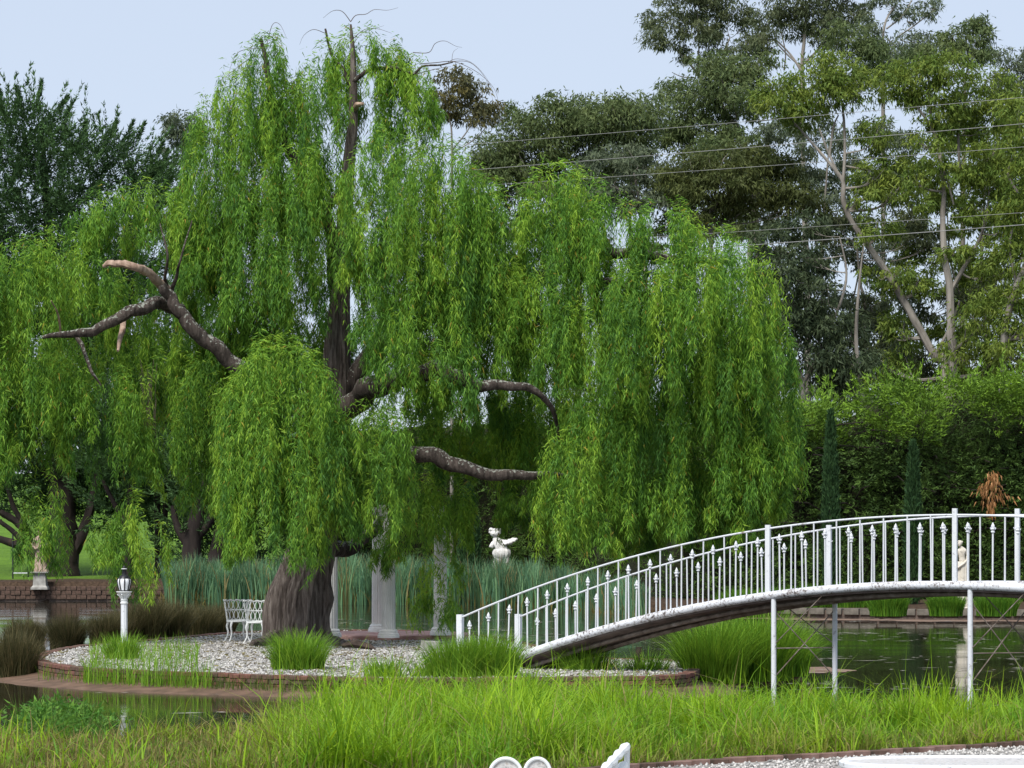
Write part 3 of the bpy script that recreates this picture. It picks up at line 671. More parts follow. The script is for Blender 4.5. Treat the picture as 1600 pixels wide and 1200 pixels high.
def curtains():
    for ci, (cx, ty, hw, by, dy) in enumerate(CURT):
        d = TD + dy; s = F / d; hw = hw * (0.93 if dy < 2 else 1)
        C = np.array(W(cx, ty, d)); rx = hw / s; ry = max(rx * 0.9, 0.35); zb = EYE - (by - HZ) / s
        Ht = C[2] - zb; hd = min(rx * 0.95, Ht * 0.35)
        back = dy > 2
        area = 2 * rx * Ht; nleaf = int(area * (2400 if not back else 1500) * (1.3 if dy < -2.2 else 1)) + 250
        per = 40; spt = 9                                       # leaves on a strand, strands in a tassel
        nb = max(4, nleaf // (per * spt)); ns = nb * spt; b = np.repeat(np.arange(nb), spt)
        bt = rng.random(nb) * 2 * np.pi; br = np.sqrt(rng.random(nb)) * 0.98
        low = (rng.random(nb) < 0.5) * (0.15 + 0.6 * rng.random(nb))
        br = np.where(low > 0, 0.72 + 0.3 * rng.random(nb), br)
        tr_ = (0.07 + 0.1 * rng.random(nb))[b]                  # tassel radius in metres
        bx = br[b] * np.cos(bt[b]) + rng.normal(size=ns) * tr_ / rx * 0.6; by_ = br[b] * np.sin(bt[b]) + rng.normal(size=ns) * tr_ / ry * 0.6
        r = np.sqrt(bx ** 2 + by_ ** 2); th = np.arctan2(by_, bx)
        z0 = C[2] - hd * np.minimum(r, 1.2) ** 2 * (0.85 + 0.3 * rng.random(nb))[b] - low[b] * (Ht - hd) - 0.25 * rng.random(ns)
        start = np.stack([C[0] + rx * bx, C[1] + ry * by_, z0], 1)
        bl = 0.45 + 0.58 * rng.random(nb)                       # each tassel ends at its own height
        room = np.maximum(start[:, 2] - zb, 0.3)
        want = (1.0 + 2.4 * rng.random(nb))[b]
        ln = np.minimum(room * bl[b], want) * (0.6 + 0.45 * rng.random(ns)); ln = np.maximum(ln, 0.35)
        t = rng.random((ns, per)) ** 0.85
        out = np.stack([np.cos(th), np.sin(th)], 1)
        arch = (0.06 + 0.26 * rng.random(ns))
        up = arch[:, None] * np.sin(np.clip(t / 0.16, 0, 1) * np.pi)
        so = (0.06 + 0.3 * rng.random(nb)[b] + 0.12 * rng.random(ns))[:, None] * (1 - np.exp(-7 * t))
        ph = rng.random((ns, 1)) * 6.28
        pinch = 1 - 0.45 * t
        mx_ = (C[0] + rx * br * np.cos(bt))[b][:, None]; my_ = (C[1] + ry * br * np.sin(bt))[b][:, None]
        X = mx_ + (start[:, 0:1] - mx_) * pinch + out[:, 0:1] * so + 0.05 * np.sin(t * 6 + ph); Y = my_ + (start[:, 1:2] - my_) * pinch + out[:, 1:2] * so + 0.05 * np.cos(t * 5 + ph)
        Z = start[:, 2:3] + up - ln[:, None] * t
        P = np.stack([X, Y, Z], -1).reshape(-1, 3); n = len(P)
        P += rng.normal(size=(n, 3)) * 0.025
        lat = rng.random(n) * 6.28
        tt = t.reshape(-1)
        spread = 0.25 + 0.6 * rng.random(n); spread = np.where(tt < 0.14, spread + 0.5, spread)
        Dv = np.stack([np.cos(lat) * spread, np.sin(lat) * spread, -np.where(tt < 0.1, 0.35, 0.95) * np.ones(n)], 1)
        L = 0.1 + 0.09 * rng.random(n); Wd = 0.016 + 0.012 * rng.random(n)
        tone = rng.normal() * 0.1 + rng.normal(size=nb)[b][:, None] * 0.4 + rng.normal(size=(ns, 1)) * 0.2; base = np.array([0.14, 0.3, 0.034]); yel = np.array([0.285, 0.445, 0.045]); dk = np.array([0.056, 0.15, 0.028])
        mixv = np.repeat(np.clip(0.45 + tone * 0.5, 0, 1), per, 0) + rng.normal(size=(n, 1)) * 0.18
        young = np.clip(0.35 - tt[:, None] * 1.6, 0, 1) * 0.6     # leaf colour turns paler towards the shoot starts
        mixv = np.clip(mixv + young, 0, 1)
        col = np.where(mixv < 0.5, dk + (base - dk) * mixv * 2, base + (yel - base) * (mixv - 0.5) * 2)
        odd = rng.random(n) < 0.012; col[odd] = np.array([0.34, 0.26, 0.04])
        parts.append(leaf_quads(P, Dv, L, Wd, col))
curtains()
leaf_object('crown', parts, M_leaf, willow, origin(willow))
print('willow leaves', sum(len(p[1]) for p in parts))

# ------------------------------------------------------------------ generic background trees
def ellip_leaves(c, r, n, base, alt, L, Wd, droop=0.6, tuft=26, tr=0.32, shell=0.55, bright=0.3, amt=0.5, up=False, flat=0.55):
    """tufts of leaves spread through the outer part of an ellipsoid"""
    nt = max(3, n // tuft); u = rng.normal(size=(nt, 3)); u /= np.linalg.norm(u, axis=1, keepdims=True)
    rad = (shell + (1 - shell) * rng.random((nt, 1))) * (0.85 + 0.25 * rng.random((nt, 1)))
    tc = np.array(c) + u * rad * np.array(r)
    ti = rng.integers(0, nt, n); mr = min(r)
    P = tc[ti] + rng.normal(size=(n, 3)) * np.array([tr, tr, tr * flat]) * max(0.5, min(1.6, mr))
    Dv = rng.normal(size=(n, 3)) * 0.6 + u[ti] * 0.5; Dv[:, 2] += (0.7 if up else -droop * 1.3)
    tt = np.clip(rng.random((nt, 1)) * 0.7 + rng.normal(size=(nt, 1)) * 0.15, 0, 1)[ti] * amt * 1.4
    tt = np.clip(tt + rng.normal(size=(n, 1)) * 0.1, 0, 1)
    col = (np.array(base) * (1 - tt) + np.array(alt) * tt) * (1 - bright / 2 + bright * rng.random((n, 1)))
    return leaf_quads(P, Dv, L * (0.7 + 0.6 * rng.random(n)), Wd * (0.7 + 0.6 * rng.random(n)), col)

GUM_D = ((0.075, 0.1, 0.05), (0.17, 0.19, 0.085)); GUM_Y = ((0.1, 0.165, 0.03), (0.26, 0.31, 0.05)); GUM_G = ((0.085, 0.115, 0.068), (0.18, 0.215, 0.12)); GUM_O = ((0.08, 0.12, 0.045), (0.19, 0.23, 0.08))
DENS = 120.0
def gum(label, d, stems, clumps, tone, name='gum_tree', dens=1.0, droop=0.7, leafL=0.25, leafW=0.075, link_br=True, barkm=None):
    """stems: polylines of (px, py, radius px); clumps: (px, py, rx px, ry px, depth offset)"""
    s = F / d; bx = stems[0][0]
    gz = float(ground_z(W(bx[0], 800, d).x, d)); b0 = Vector((W(bx[0], 800, d).x, d, gz - 0.1))
    root = empty(name, b0, label, 'tree', 'gum trees behind the hedge' if name == 'gum_tree' else None)
    allp = []
    for k, st in enumerate(stems):
        pts = [W(q[0], q[1], d + (q[3] if len(q) > 3 else 0)) for q in st]; rad = [q[2] * (0.78 if d < 123 else 0.5) / s for q in st]
        if k == 0: pts[0] = b0
        P, R = catmull(pts, rad, 6); allp += [(p, r) for p, r in zip(P, R)]
        MB().tube(P, R, 8, True, 0.1, k).build('trunk' if k == 0 else 'branch', barkm or M_gumbark, root)
    lp = []; br = MB()
    r0 = random.Random(int(d) * 7 + len(clumps)); sat = []
    for (cx, cy, rx, ry, dy) in clumps:
        for q in range(2):
            an = r0.random() * 6.28; sat.append((cx + math.cos(an) * rx * .95, cy + math.sin(an) * ry * .95, rx * .55, ry * .6, dy + r0.uniform(-1, 1)))
    for ki, (cx, cy, rx, ry, dy) in enumerate(list(clumps) + sat):
        c = W(cx, cy, d + dy); R_ = (rx / s, max(rx, ry) / s * 0.9, ry / s)
        n = int(R_[0] * R_[2] * math.pi * DENS * dens) * 2 + 60
        lp.append(ellip_leaves(c, R_, n, tone[0], tone[1], leafL, leafW, droop))
        if link_br and ki < len(clumps):
            cand = [(p, r) for p, r in allp if p.z < c.z + 0.3]
            if cand:
                p, r = min(cand, key=lambda q: (q[0] - c).length + 0.5 * abs(q[0].z - (c.z - R_[2] * 1.3)))
                mid = (p + c) / 2 + Vector((random.uniform(-.3, .3), 0, -0.12 * (c - p).length))
                rb = min(r * 0.6, 0.1) ; P2, R2 = catmull([p, mid, c, c + Vector((random.uniform(-.5, .5), 0, R_[2] * 0.5))], [rb, rb * 0.7, rb * 0.5, rb * 0.2], 5); br.tube(P2, R2, 6)
                for q in range(3):
                    e = c + Vector((random.uniform(-.8, .8) * R_[0], random.uniform(-.5, .5) * R_[1], random.uniform(-.2, .7) * R_[2])); P3, R3 = catmull([mid, (mid + e) / 2 + Vector((0, 0, -.15)), e], [rb * .5, rb * .35, rb * .15], 4); br.tube(P3, R3, 5)
    if br.v: br.build('branches', barkm or M_gumbark, root)['kind'] = 'stuff'
    leaf_object('crown', lp, M_leaf, root, origin(root)); return root

gum('tall gum tree with an open dark crown and bare forked limbs above its neighbours', 150, [[(1172, 900, 11), (1175, 600, 10), (1172, 400, 9), (1174, 300, 8), (1150, 200, 6.5), (1092, 118, 4), (1070, 92, 3), (1040, 60, 2)], [(1150, 200, 5), (1096, 130, 3), (1092, 70, 2.2), (1090, 20, 1.5)], [(1105, 132, 3), (1125, 100, 2.5), (1140, 60, 2)], [(1088, 122, 2), (1066, 120, 1.6), (1050, 113, 1)]],
    [(1040, 35, 30, 24, 0), (1020, 55, 20, 20, -1), (1075, 12, 36, 22, 0), (1115, 35, 34, 22, 1), (1120, 75, 24, 26, 0), (1090, 50, 26, 18, -1), (1145, 15, 26, 20, 0), (1160, 35, 14, 14, 1), (1060, 65, 12, 16, 0), (1100, -15, 60, 24, 0), (1070, 95, 8, 8, 0)], GUM_D, dens=1.25)
gum('tall dark gum tree with a broad layered crown against the sky', 148, [[(1262, 900, 12), (1262, 500, 10), (1256, 300, 8), (1253, 120, 6.5), (1257, 60, 5), (1262, 10, 3)], [(1254, 115, 4), (1235, 85, 3), (1210, 60, 2.5)], [(1256, 100, 4), (1285, 70, 3), (1305, 40, 2.5)], [(1252, 105, 3), (1230, 85, 2.5), (1205, 58, 2)], [(1225, 110, 2.5), (1227, 80, 2), (1215, 30, 2)]],
    [(1200, 30, 28, 22, 0), (1235, 0, 40, 26, 0), (1275, 20, 38, 24, 0), (1315, 25, 30, 22, 1), (1340, 18, 14, 14, 0), (1195, 60, 22, 16, -1), (1240, 45, 24, 18, 1), (1280, 60, 26, 12, 0), (1180, 75, 18, 14, 0), (1165, 65, 14, 12, 0), (1260, -25, 60, 20, 0), (1300, -10, 34, 18, 0)], GUM_D, dens=1.25)
gum('thin topped gum tree with wispy bare upper branches', 146, [[(1380, 900, 9), (1380, 300, 7), (1380, 110, 5), (1382, 40, 3.5), (1402, 5, 2)], [(1385, 45, 3), (1410, 25, 2), (1425, 0, 1.5)], [(1400, 60, 3), (1435, 35, 2), (1462, 12, 1.4)]],
    [(1385, 5, 20, 12, 0), (1420, 25, 18, 12, 0), (1450, 12, 18, 12, 0), (1360, 55, 26, 22, 0), (1395, 75, 34, 32, -1), (1440, 65, 22, 16, 0), (1380, 110, 24, 22, 0)], GUM_G, dens=1.1)
gum('rounded olive gum crown standing highest behind the yellow green gums', 140, [[(1500, 900, 10), (1505, 300, 8), (1508, 120, 4)]], [(1510, 60, 30, 28, 0), (1535, 55, 18, 22, 0), (1490, 62, 18, 16, 0), (1515, 85, 34, 16, 0), (1460, 85, 34, 16, 0), (1440, 95, 30, 18, 0)], GUM_O, dens=1.5)
gum('dark gum tree with loose hanging clumps beyond the yellow gum', 138, [[(1610, 900, 10), (1600, 300, 7), (1585, 140, 4)]], [(1575, 110, 22, 26, 0), (1600, 95, 16, 22, 0), (1590, 140, 26, 20, 0), (1640, 130, 40, 40, 0), (1570, 145, 16, 14, 0)], GUM_G, dens=1.1)
gum('low wide dark olive gum canopy with twin domes', 132, [[(900, 900, 10), (905, 500, 9), (900, 330, 7), (880, 260, 5)], [(900, 340, 6), (950, 280, 5), (985, 230, 3)], [(900, 330, 5), (840, 290, 4), (810, 240, 2)]],
    [(860, 190, 52, 40, 0), (815, 205, 36, 34, 0), (885, 175, 40, 26, 0), (770, 235, 40, 32, 0), (965, 180, 46, 36, -1), (1005, 180, 36, 34, 0), (985, 215, 50, 26, 0), (930, 215, 46, 30, 0), (870, 225, 50, 26, 0), (800, 262, 44, 24, 0), (945, 180, 30, 34, 0), (760, 265, 26, 30, 0), (900, 265, 28, 16, 1), (960, 260, 26, 18, 0), (880, 285, 40, 18, 1)], GUM_O, dens=1.5)
gum('grey green gum with tufted lower canopy hanging over the willow top', 128, [[(1010, 900, 9), (1010, 500, 8), (1000, 330, 5), (990, 270, 3)]], [(985, 240, 36, 20, 0), (1010, 268, 40, 18, 0), (960, 290, 36, 18, 0), (1045, 290, 30, 22, 0), (920, 270, 20, 24, 0), (940, 320, 40, 24, 0), (1020, 310, 50, 20, 0)], GUM_G, dens=1.4)
gum('dark bulky gum crown with a bare fork showing under it', 136, [[(1185, 900, 12), (1186, 500, 11), (1180, 330, 9), (1165, 240, 6), (1150, 190, 4)], [(1180, 330, 5), (1200, 230, 3.5), (1185, 190, 2.5)]],
    [(1095, 150, 48, 36, 0), (1060, 175, 28, 34, 0), (1130, 130, 50, 36, -1), (1160, 110, 40, 24, 0), (1185, 100, 30, 20, 0), (1150, 160, 44, 30, 0), (1085, 200, 48, 26, 0), (1135, 215, 24, 22, 0), (1060, 222, 24, 18, 0), (1110, 235, 26, 12, 0), (1350, 105, 40, 34, 2), (1325, 60, 30, 26, 2)], GUM_O, dens=1.5)
gum('leafy olive wattle tree rounded and lighter below the power lines', 124, [[(1110, 900, 9), (1112, 500, 8), (1110, 330, 5)]], [(1080, 260, 46, 26, 0), (1130, 250, 50, 24, -1), (1180, 262, 36, 24, 0), (1060, 290, 40, 22, 0), (1120, 290, 50, 24, -1), (1180, 300, 40, 24, 0), (1100, 320, 50, 22, 0), (1230, 290, 30, 34, 0), (1220, 260, 26, 18, 0), (1160, 330, 40, 18, 0), (1240, 320, 40, 24, 0)], ((0.06, 0.08, 0.025), (0.14, 0.16, 0.045)), dens=1.6)
gum('yellow green gum with one long pale trunk leaning across its neighbours', 122, [[(1480, 900, 10), (1478, 590, 9), (1462, 560, 8.5), (1440, 520, 8), (1415, 475, 7.5), (1385, 425, 7), (1350, 375, 6.5), (1330, 345, 5.5), (1318, 315, 5), (1317, 285, 4.5), (1302, 262, 3.6), (1270, 225, 2.5), (1240, 190, 1.5)], [(1317, 290, 4), (1320, 240, 3), (1318, 180, 2.5), (1312, 145, 1.5)], [(1318, 288, 3), (1295, 240, 2.2), (1280, 200, 1.5)], [(1296, 245, 2.5), (1302, 200, 2), (1310, 180, 1.4)], [(1460, 556, 4), (1480, 520, 3), (1500, 470, 2)]],
    [(1270, 115, 44, 28, 0), (1320, 110, 40, 26, 0), (1225, 145, 36, 30, 0), (1290, 150, 48, 26, 0), (1345, 140, 30, 28, 0), (1210, 165, 24, 24, 0), (1255, 180, 30, 18, 1), (1370, 210, 24, 30, 0), (1360, 275, 32, 24, 0), (1400, 300, 40, 22, 0), (1350, 310, 22, 22, 0), (1400, 250, 34, 16, 1), (1370, 355, 30, 24, 0), (1395, 430, 36, 22, 0), (1430, 445, 30, 16, 0), (1410, 520, 24, 34, 1), (1390, 570, 34, 24, 2)], GUM_Y, dens=1.25)
gum('yellow green gum with an upright forked grey trunk', 120, [[(1492, 900, 10), (1490, 590, 9), (1486, 520, 8.5), (1484, 450, 8), (1476, 400, 6.5), (1473, 340, 5.5), (1475, 300, 4.5), (1468, 240, 4), (1456, 200, 3), (1420, 150, 2)], [(1486, 455, 5), (1505, 420, 4.5), (1525, 385, 3.5), (1540, 345, 2.5), (1545, 300, 1.5)], [(1456, 205, 3.5), (1453, 160, 3), (1450, 120, 1.6)], [(1468, 245, 3), (1480, 280, 2.5), (1490, 320, 1.8)], [(1500, 270, 3), (1498, 200, 2.5), (1512, 160, 1.8)]],
    [(1440, 115, 42, 26, 0), (1490, 105, 40, 26, -1), (1540, 130, 34, 30, 0), (1460, 145, 50, 24, 0), (1520, 160, 50, 24, 0), (1410, 130, 34, 22, 0), (1480, 185, 34, 18, 0), (1440, 225, 28, 18, 0), (1545, 195, 34, 20, 1), (1555, 235, 30, 24, 0), (1525, 270, 40, 22, 0), (1560, 280, 36, 26, 0), (1480, 270, 36, 22, 0), (1430, 275, 30, 20, 0), (1480, 320, 36, 16, 1), (1540, 325, 36, 16, 0), (1530, 400, 40, 20, 0), (1490, 395, 22, 14, 0), (1565, 360, 28, 20, 0), (1530, 510, 34, 38, -1), (1500, 560, 34, 24, 0), (1560, 430, 30, 22, 0), (1555, 560, 30, 24, -1)], GUM_Y, dens=1.25)
gum('gum tree at the end of the row with a curved trunk slanting outward', 118, [[(1560, 900, 9), (1568, 560, 8), (1576, 490, 7), (1590, 440, 6), (1610, 400, 5), (1640, 330, 3)], [(1588, 445, 3), (1578, 380, 2.5), (1592, 320, 2)], [(1590, 300, 3), (1575, 270, 2.4), (1590, 230, 1.5)]],
    [(1590, 180, 30, 30, 0), (1600, 240, 34, 28, 0), (1590, 340, 24, 24, 0), (1600, 400, 34, 28, 0), (1580, 470, 26, 24, 0), (1600, 520, 34, 32, 0), (1640, 300, 50, 90, 0), (1650, 500, 50, 80, 0), (1580, 560, 34, 24, 0)], GUM_Y, dens=1.15)
gum('slender young gum with yellowish tips beside the bare willow twigs', 126, [[(706, 900, 6), (706, 400, 5), (706, 220, 3), (702, 185, 2.2), (700, 150, 1.2)], [(706, 235, 2.5), (730, 205, 2), (745, 175, 1.2)], [(706, 240, 2), (745, 215, 1.6), (765, 190, 1)]],
    [(700, 125, 24, 18, 0), (690, 150, 18, 20, 0), (715, 150, 20, 22, 0), (745, 150, 24, 24, 0), (762, 180, 18, 18, 0), (735, 178, 22, 14, 0), (770, 170, 10, 16, 0), (700, 172, 14, 12, 0)], ((0.08, 0.09, 0.045), (0.2, 0.16, 0.04)), dens=0.95)
gum('small grey leaved gum showing above the dark cypress edge', 150, [[(290, 900, 6), (290, 400, 5), (288, 250, 3)]], [(285, 195, 26, 24, 0), (300, 210, 20, 26, 0), (280, 220, 20, 18, 0), (295, 250, 14, 10, 0), (440, 330, 20, 30, 0)], GUM_G, dens=1.2)
gum('dark dense wattle bush with small leaves beside the willow edge', 116, [[(1250, 900, 8), (1255, 640, 7), (1240, 560, 4)], [(1255, 600, 5), (1290, 530, 3.5), (1322, 440, 2.4), (1312, 370, 1.2)], [(1350, 640, 5), (1338, 540, 4), (1342, 450, 2.6), (1350, 380, 1.2)]],
    [(1215, 415, 36, 26, 0), (1260, 400, 30, 20, 0), (1220, 460, 40, 30, 0), (1275, 455, 40, 26, 0), (1240, 510, 46, 34, 0), (1290, 500, 34, 26, 0), (1250, 560, 60, 34, 0), (1310, 560, 40, 34, 0), (1330, 520, 26, 26, 1), (1200, 380, 26, 20, 0), (1260, 350, 30, 20, 1), (1340, 580, 40, 24, 0), (1180, 560, 40, 60, 1)], ((0.045, 0.07, 0.036), (0.11, 0.14, 0.06)), dens=1.7, leafL=0.24)
gum('thicket of dull gum saplings filling the gap under the leaning trunk', 128, [[(1350, 900, 8), (1352, 520, 6), (1344, 440, 4), (1338, 380, 3)], [(1352, 600, 5), (1380, 540, 4), (1395, 500, 2.5)], [(1410, 640, 5), (1400, 590, 4), (1370, 540, 3)]],
    [(1290, 370, 24, 16, 0), (1360, 480, 22, 16, 0), (1380, 560, 40, 30, 0), (1430, 580, 44, 28, 0), (1450, 480, 18, 24, 0), (1460, 380, 22, 24, 0), (1430, 370, 26, 20, 0), (1500, 470, 24, 20, 0), (1310, 340, 24, 14, 0), (1420, 340, 30, 14, 0), (1540, 455, 24, 16, 0), (1320, 590, 60, 30, 0), (1480, 600, 60, 30, 0), (1570, 600, 60, 30, 0)], GUM_D, dens=1.25)

def filler(label, d, stem_px, x0, x1, y0, y1, step, tone, gap, seed, dens):
    r0 = random.Random(seed); cl = []
    for x in np.arange(x0, x1, step):
        for y in np.arange(y0, y1, step * .72):
            if r0.random() > gap: cl.append((x + r0.uniform(-.45, .45) * step, y + r0.uniform(-.4, .4) * step, step * r0.uniform(.4, .75), step * r0.uniform(.3, .5), r0.uniform(-3, 3)))
    sx = stem_px
    gum(label, d, [[(sx, 900, 8), (sx + 4, 600, 6), (sx - 6, (y0 + y1) / 2, 5), (sx + 5, y0 + 30, 2)], [(sx + 2, 600, 4), (sx + 40, 480, 3), (sx + 60, 380, 2)], [(sx, 560, 4), (sx - 50, 430, 3), (sx - 60, 330, 2)]], cl, tone, dens=dens, link_br=False)
filler('shadowy gum stand seen through gaps below the widest olive canopy', 134, 990, 760, 1180, 240, 400, 46, GUM_O, .25, 5, 1.0)
filler('grey green gum seen through gaps behind the leaning pale trunk', 130, 1290, 1200, 1420, 200, 640, 40, GUM_G, .3, 6, 1.1)
filler('olive gum seen through gaps behind the upright forked trunk', 129, 1540, 1400, 1640, 180, 640, 40, GUM_Y, .3, 8, 1.1)

# ------------------------------------------------------------------ dark cypresses on the lawn
def cypress_sprays(cs, d0, base, alt, n_spray, L, Wd, rise=0.5, per=34, lm=1.0, thick=0.14):
    """sprays of scale leaves along rising branch tips: each spray is a chain of short leaves"""
    out = []
    for (cx, cy, rx, ry, dy, k) in cs:
        d = d0 + dy; s = F / d; c = np.array(W(cx, cy, d)); R_ = np.array([rx / s, rx / s * 0.9, ry / s])
        ns = max(6, int(n_spray * k * R_[0] * R_[2])); u = rng.normal(size=(ns, 3)); u /= np.linalg.norm(u, axis=1, keepdims=True)
        st = c + u * R_ * (0.5 + 0.5 * rng.random((ns, 1)))
        dr = u * np.array([1, 1, 0.4]); dr[:, 2] += rise; dr += rng.normal(size=(ns, 3)) * 0.22; dr /= np.linalg.norm(dr, axis=1, keepdims=True)
        ln = (0.7 + 0.9 * rng.random(ns)) * lm; t = rng.random((ns, per))
        P = (st[:, None] + dr[:, None] * (ln[:, None] * t)[:, :, None]); P[:, :, 2] += (0.16 if lm < 1.2 else 0.3) * (t ** 2) * ln[:, None]
        P = P.reshape(-1, 3); n = len(P); fat = (1.05 - t.reshape(-1, 1)) * thick
        P = P + rng.normal(size=(n, 3)) * fat
        Dv = np.repeat(dr, per, 0) + rng.normal(size=(n, 3)) * 0.45; Dv[:, 2] += 0.15
        tone = np.repeat(rng.random((ns, 1)), per, 0) * 0.6 + t.reshape(-1, 1) * 0.4
        col = (np.array(base) * (1 - tone) + np.array(alt) * tone) * (0.75 + 0.5 * rng.random((n, 1)))
        out.append(leaf_quads(P, Dv, L * (0.7 + 0.6 * rng.random(n)), Wd * (0.7 + 0.6 * rng.random(n)), col))
    return out
CYP = ((0.022, 0.05, 0.022), (0.085, 0.165, 0.05))
def dark_cypress(label, d, stems, cs, name='cypress_tree', tips=None, n_spray=30):
    s = F / d; bx = stems[0][0]; X = (bx[0] - 800) / s; gz = float(ground_z(X, d))
    b0 = Vector((X, d, gz - 0.1)); root = empty(name, b0, label, 'tree')
    for k, st in enumerate(stems):
        pts = [W(q[0], q[1], d + (q[3] if len(q) > 3 else 0)) for q in st]; rad = [q[2] / s for q in st]
        if k == 0: pts[0] = b0
        P, R = catmull(pts, rad, 6); MB().tube(P, R, 9, True, 0.2, k).build('trunk' if k == 0 else 'branch', M_darkbark, root)
    lp = cypress_sprays(cs, d, CYP[0], CYP[1], n_spray * .62, 0.24, 0.07, 0.42, 84, 1.55, 0.15)
    if tips:                                          # long leading shoots that stick out of the crown
        for (x0, y0, x1, y1) in tips:
            a, b = np.array(W(x0, y0, d)), np.array(W(x1, y1, d)); n = 420; t = rng.random((n, 1)) ** 0.8
            P = a + (b - a) * t + np.array([0, 0, 0.25]) * (t ** 2 - t) * 2 + rng.normal(size=(n, 3)) * (1.06 - t) * 0.2
            Dv = (b - a) / np.linalg.norm(b - a) + rng.normal(size=(n, 3)) * 0.45
            lp.append(leaf_quads(P, Dv, np.full(n, .22), np.full(n, .06), vary(n, CYP[0], CYP[1], 0.9, 0.4)))
    leaf_object('crown', lp, M_needle, root, origin(root)); return root
dark_cypress('big dark green cypress with swept upright tips and a thick black trunk on the lawn', 131,
    [[(100, 900, 26), (100, 860, 22), (98, 800, 21), (95, 700, 19), (85, 550, 14), (75, 350, 7), (65, 200, 2)], [(85, 885, 10), (55, 865, 9), (25, 850, 7), (-10, 840, 5)], [(80, 870, 8), (50, 840, 7), (25, 815, 6), (0, 800, 5)], [(45, 858, 5), (20, 830, 4), (-5, 812, 3)], [(110, 870, 11), (130, 830, 9), (145, 780, 7), (160, 700, 5)], [(95, 760, 9), (40, 700, 7), (0, 640, 5)], [(40, 822, 5), (20, 790, 4), (10, 750, 3)]],
    [(50, 230, 60, 60, 0, 1.3), (10, 240, 50, 60, -1, 1.2), (110, 270, 60, 50, -1, 1.2), (175, 270, 54, 44, 0, 1.2), (60, 330, 80, 50, -2, 1.2), (160, 340, 80, 50, -1, 1.2), (220, 300, 44, 40, 0, 1.2), (250, 330, 30, 40, 0, 1.1), (0, 350, 60, 60, 0, 1.1), (-60, 330, 70, 110, 0, 0.8), (230, 390, 60, 60, 0, 1), (100, 440, 130, 60, 0, 1.8), (-20, 480, 90, 80, 0, 1.7), (60, 560, 120, 70, 0, 1.7), (200, 520, 90, 80, 0, 1.7), (20, 660, 90, 60, 1, 1.7), (120, 690, 90, 60, 1, 1.7), (20, 740, 60, 34, 0, 1.7), (150, 770, 50, 34, 1, 1.7), (80, 770, 60, 34, 2, 1.7), (150, 805, 60, 26, 2, 1.9), (30, 790, 60, 26, 2, 1.7), (250, 800, 60, 34, 3, 1.9), (190, 740, 70, 50, 3, 1.7)],
    tips=[(40, 190, 25, 135), (55, 190, 65, 126), (70, 195, 105, 150), (20, 200, -8, 145), (0, 190, 0, 142), (150, 250, 182, 190), (180, 250, 208, 190), (190, 245, 226, 192), (225, 270, 255, 222), (240, 280, 262, 235), (120, 230, 135, 190), (90, 220, 112, 160), (200, 300, 250, 260)])
dark_cypress('dark cypress with a leaning forked trunk behind the lamp post', 127, [[(200, 895, 9), (200, 860, 8), (202, 820, 7), (205, 760, 6), (215, 680, 4)], [(196, 880, 4), (185, 862, 3), (180, 850, 2)], [(203, 830, 5), (180, 790, 4), (160, 750, 3)]],
    [(190, 730, 60, 40, 0, 1.8), (230, 700, 60, 50, 0, 1.8), (210, 640, 70, 60, 0, 1.7), (180, 790, 36, 18, 0, 1.6)])
dark_cypress('cypress with paired straight dark stems behind the reeds', 129, [[(247, 890, 5), (246, 830, 4.5), (246, 760, 4), (250, 640, 3)], [(256, 885, 5), (257, 830, 4.5), (260, 760, 4), (262, 640, 3)]], [(260, 720, 60, 50, 0, 1.7), (270, 790, 40, 22, 0, 1.6), (280, 640, 70, 60, 0, 1.7)])
dark_cypress('low spreading black limbed cypress tangle behind the blue green reeds', 124, [[(300, 885, 15), (300, 850, 14), (310, 800, 12), (325, 740, 9), (330, 650, 6)], [(335, 880, 13), (345, 840, 12), (355, 780, 9), (360, 700, 6)], [(300, 850, 8), (330, 810, 7), (350, 770, 6), (370, 740, 4)], [(310, 870, 8), (280, 830, 6), (270, 790, 4)], [(330, 860, 6), (360, 850, 5), (385, 820, 4)]],
    [(330, 740, 60, 50, 0, 1.8), (380, 720, 60, 60, 1, 1.8), (300, 820, 30, 20, 1, 1.8), (350, 830, 50, 34, 2, 1.0), (420, 800, 60, 60, 2, 1.0), (340, 870, 70, 30, 3, 1.2), (420, 860, 60, 36, 3, 1.1), (360, 620, 100, 70, 2, 1.7), (450, 700, 80, 80, 3, 1.8)])

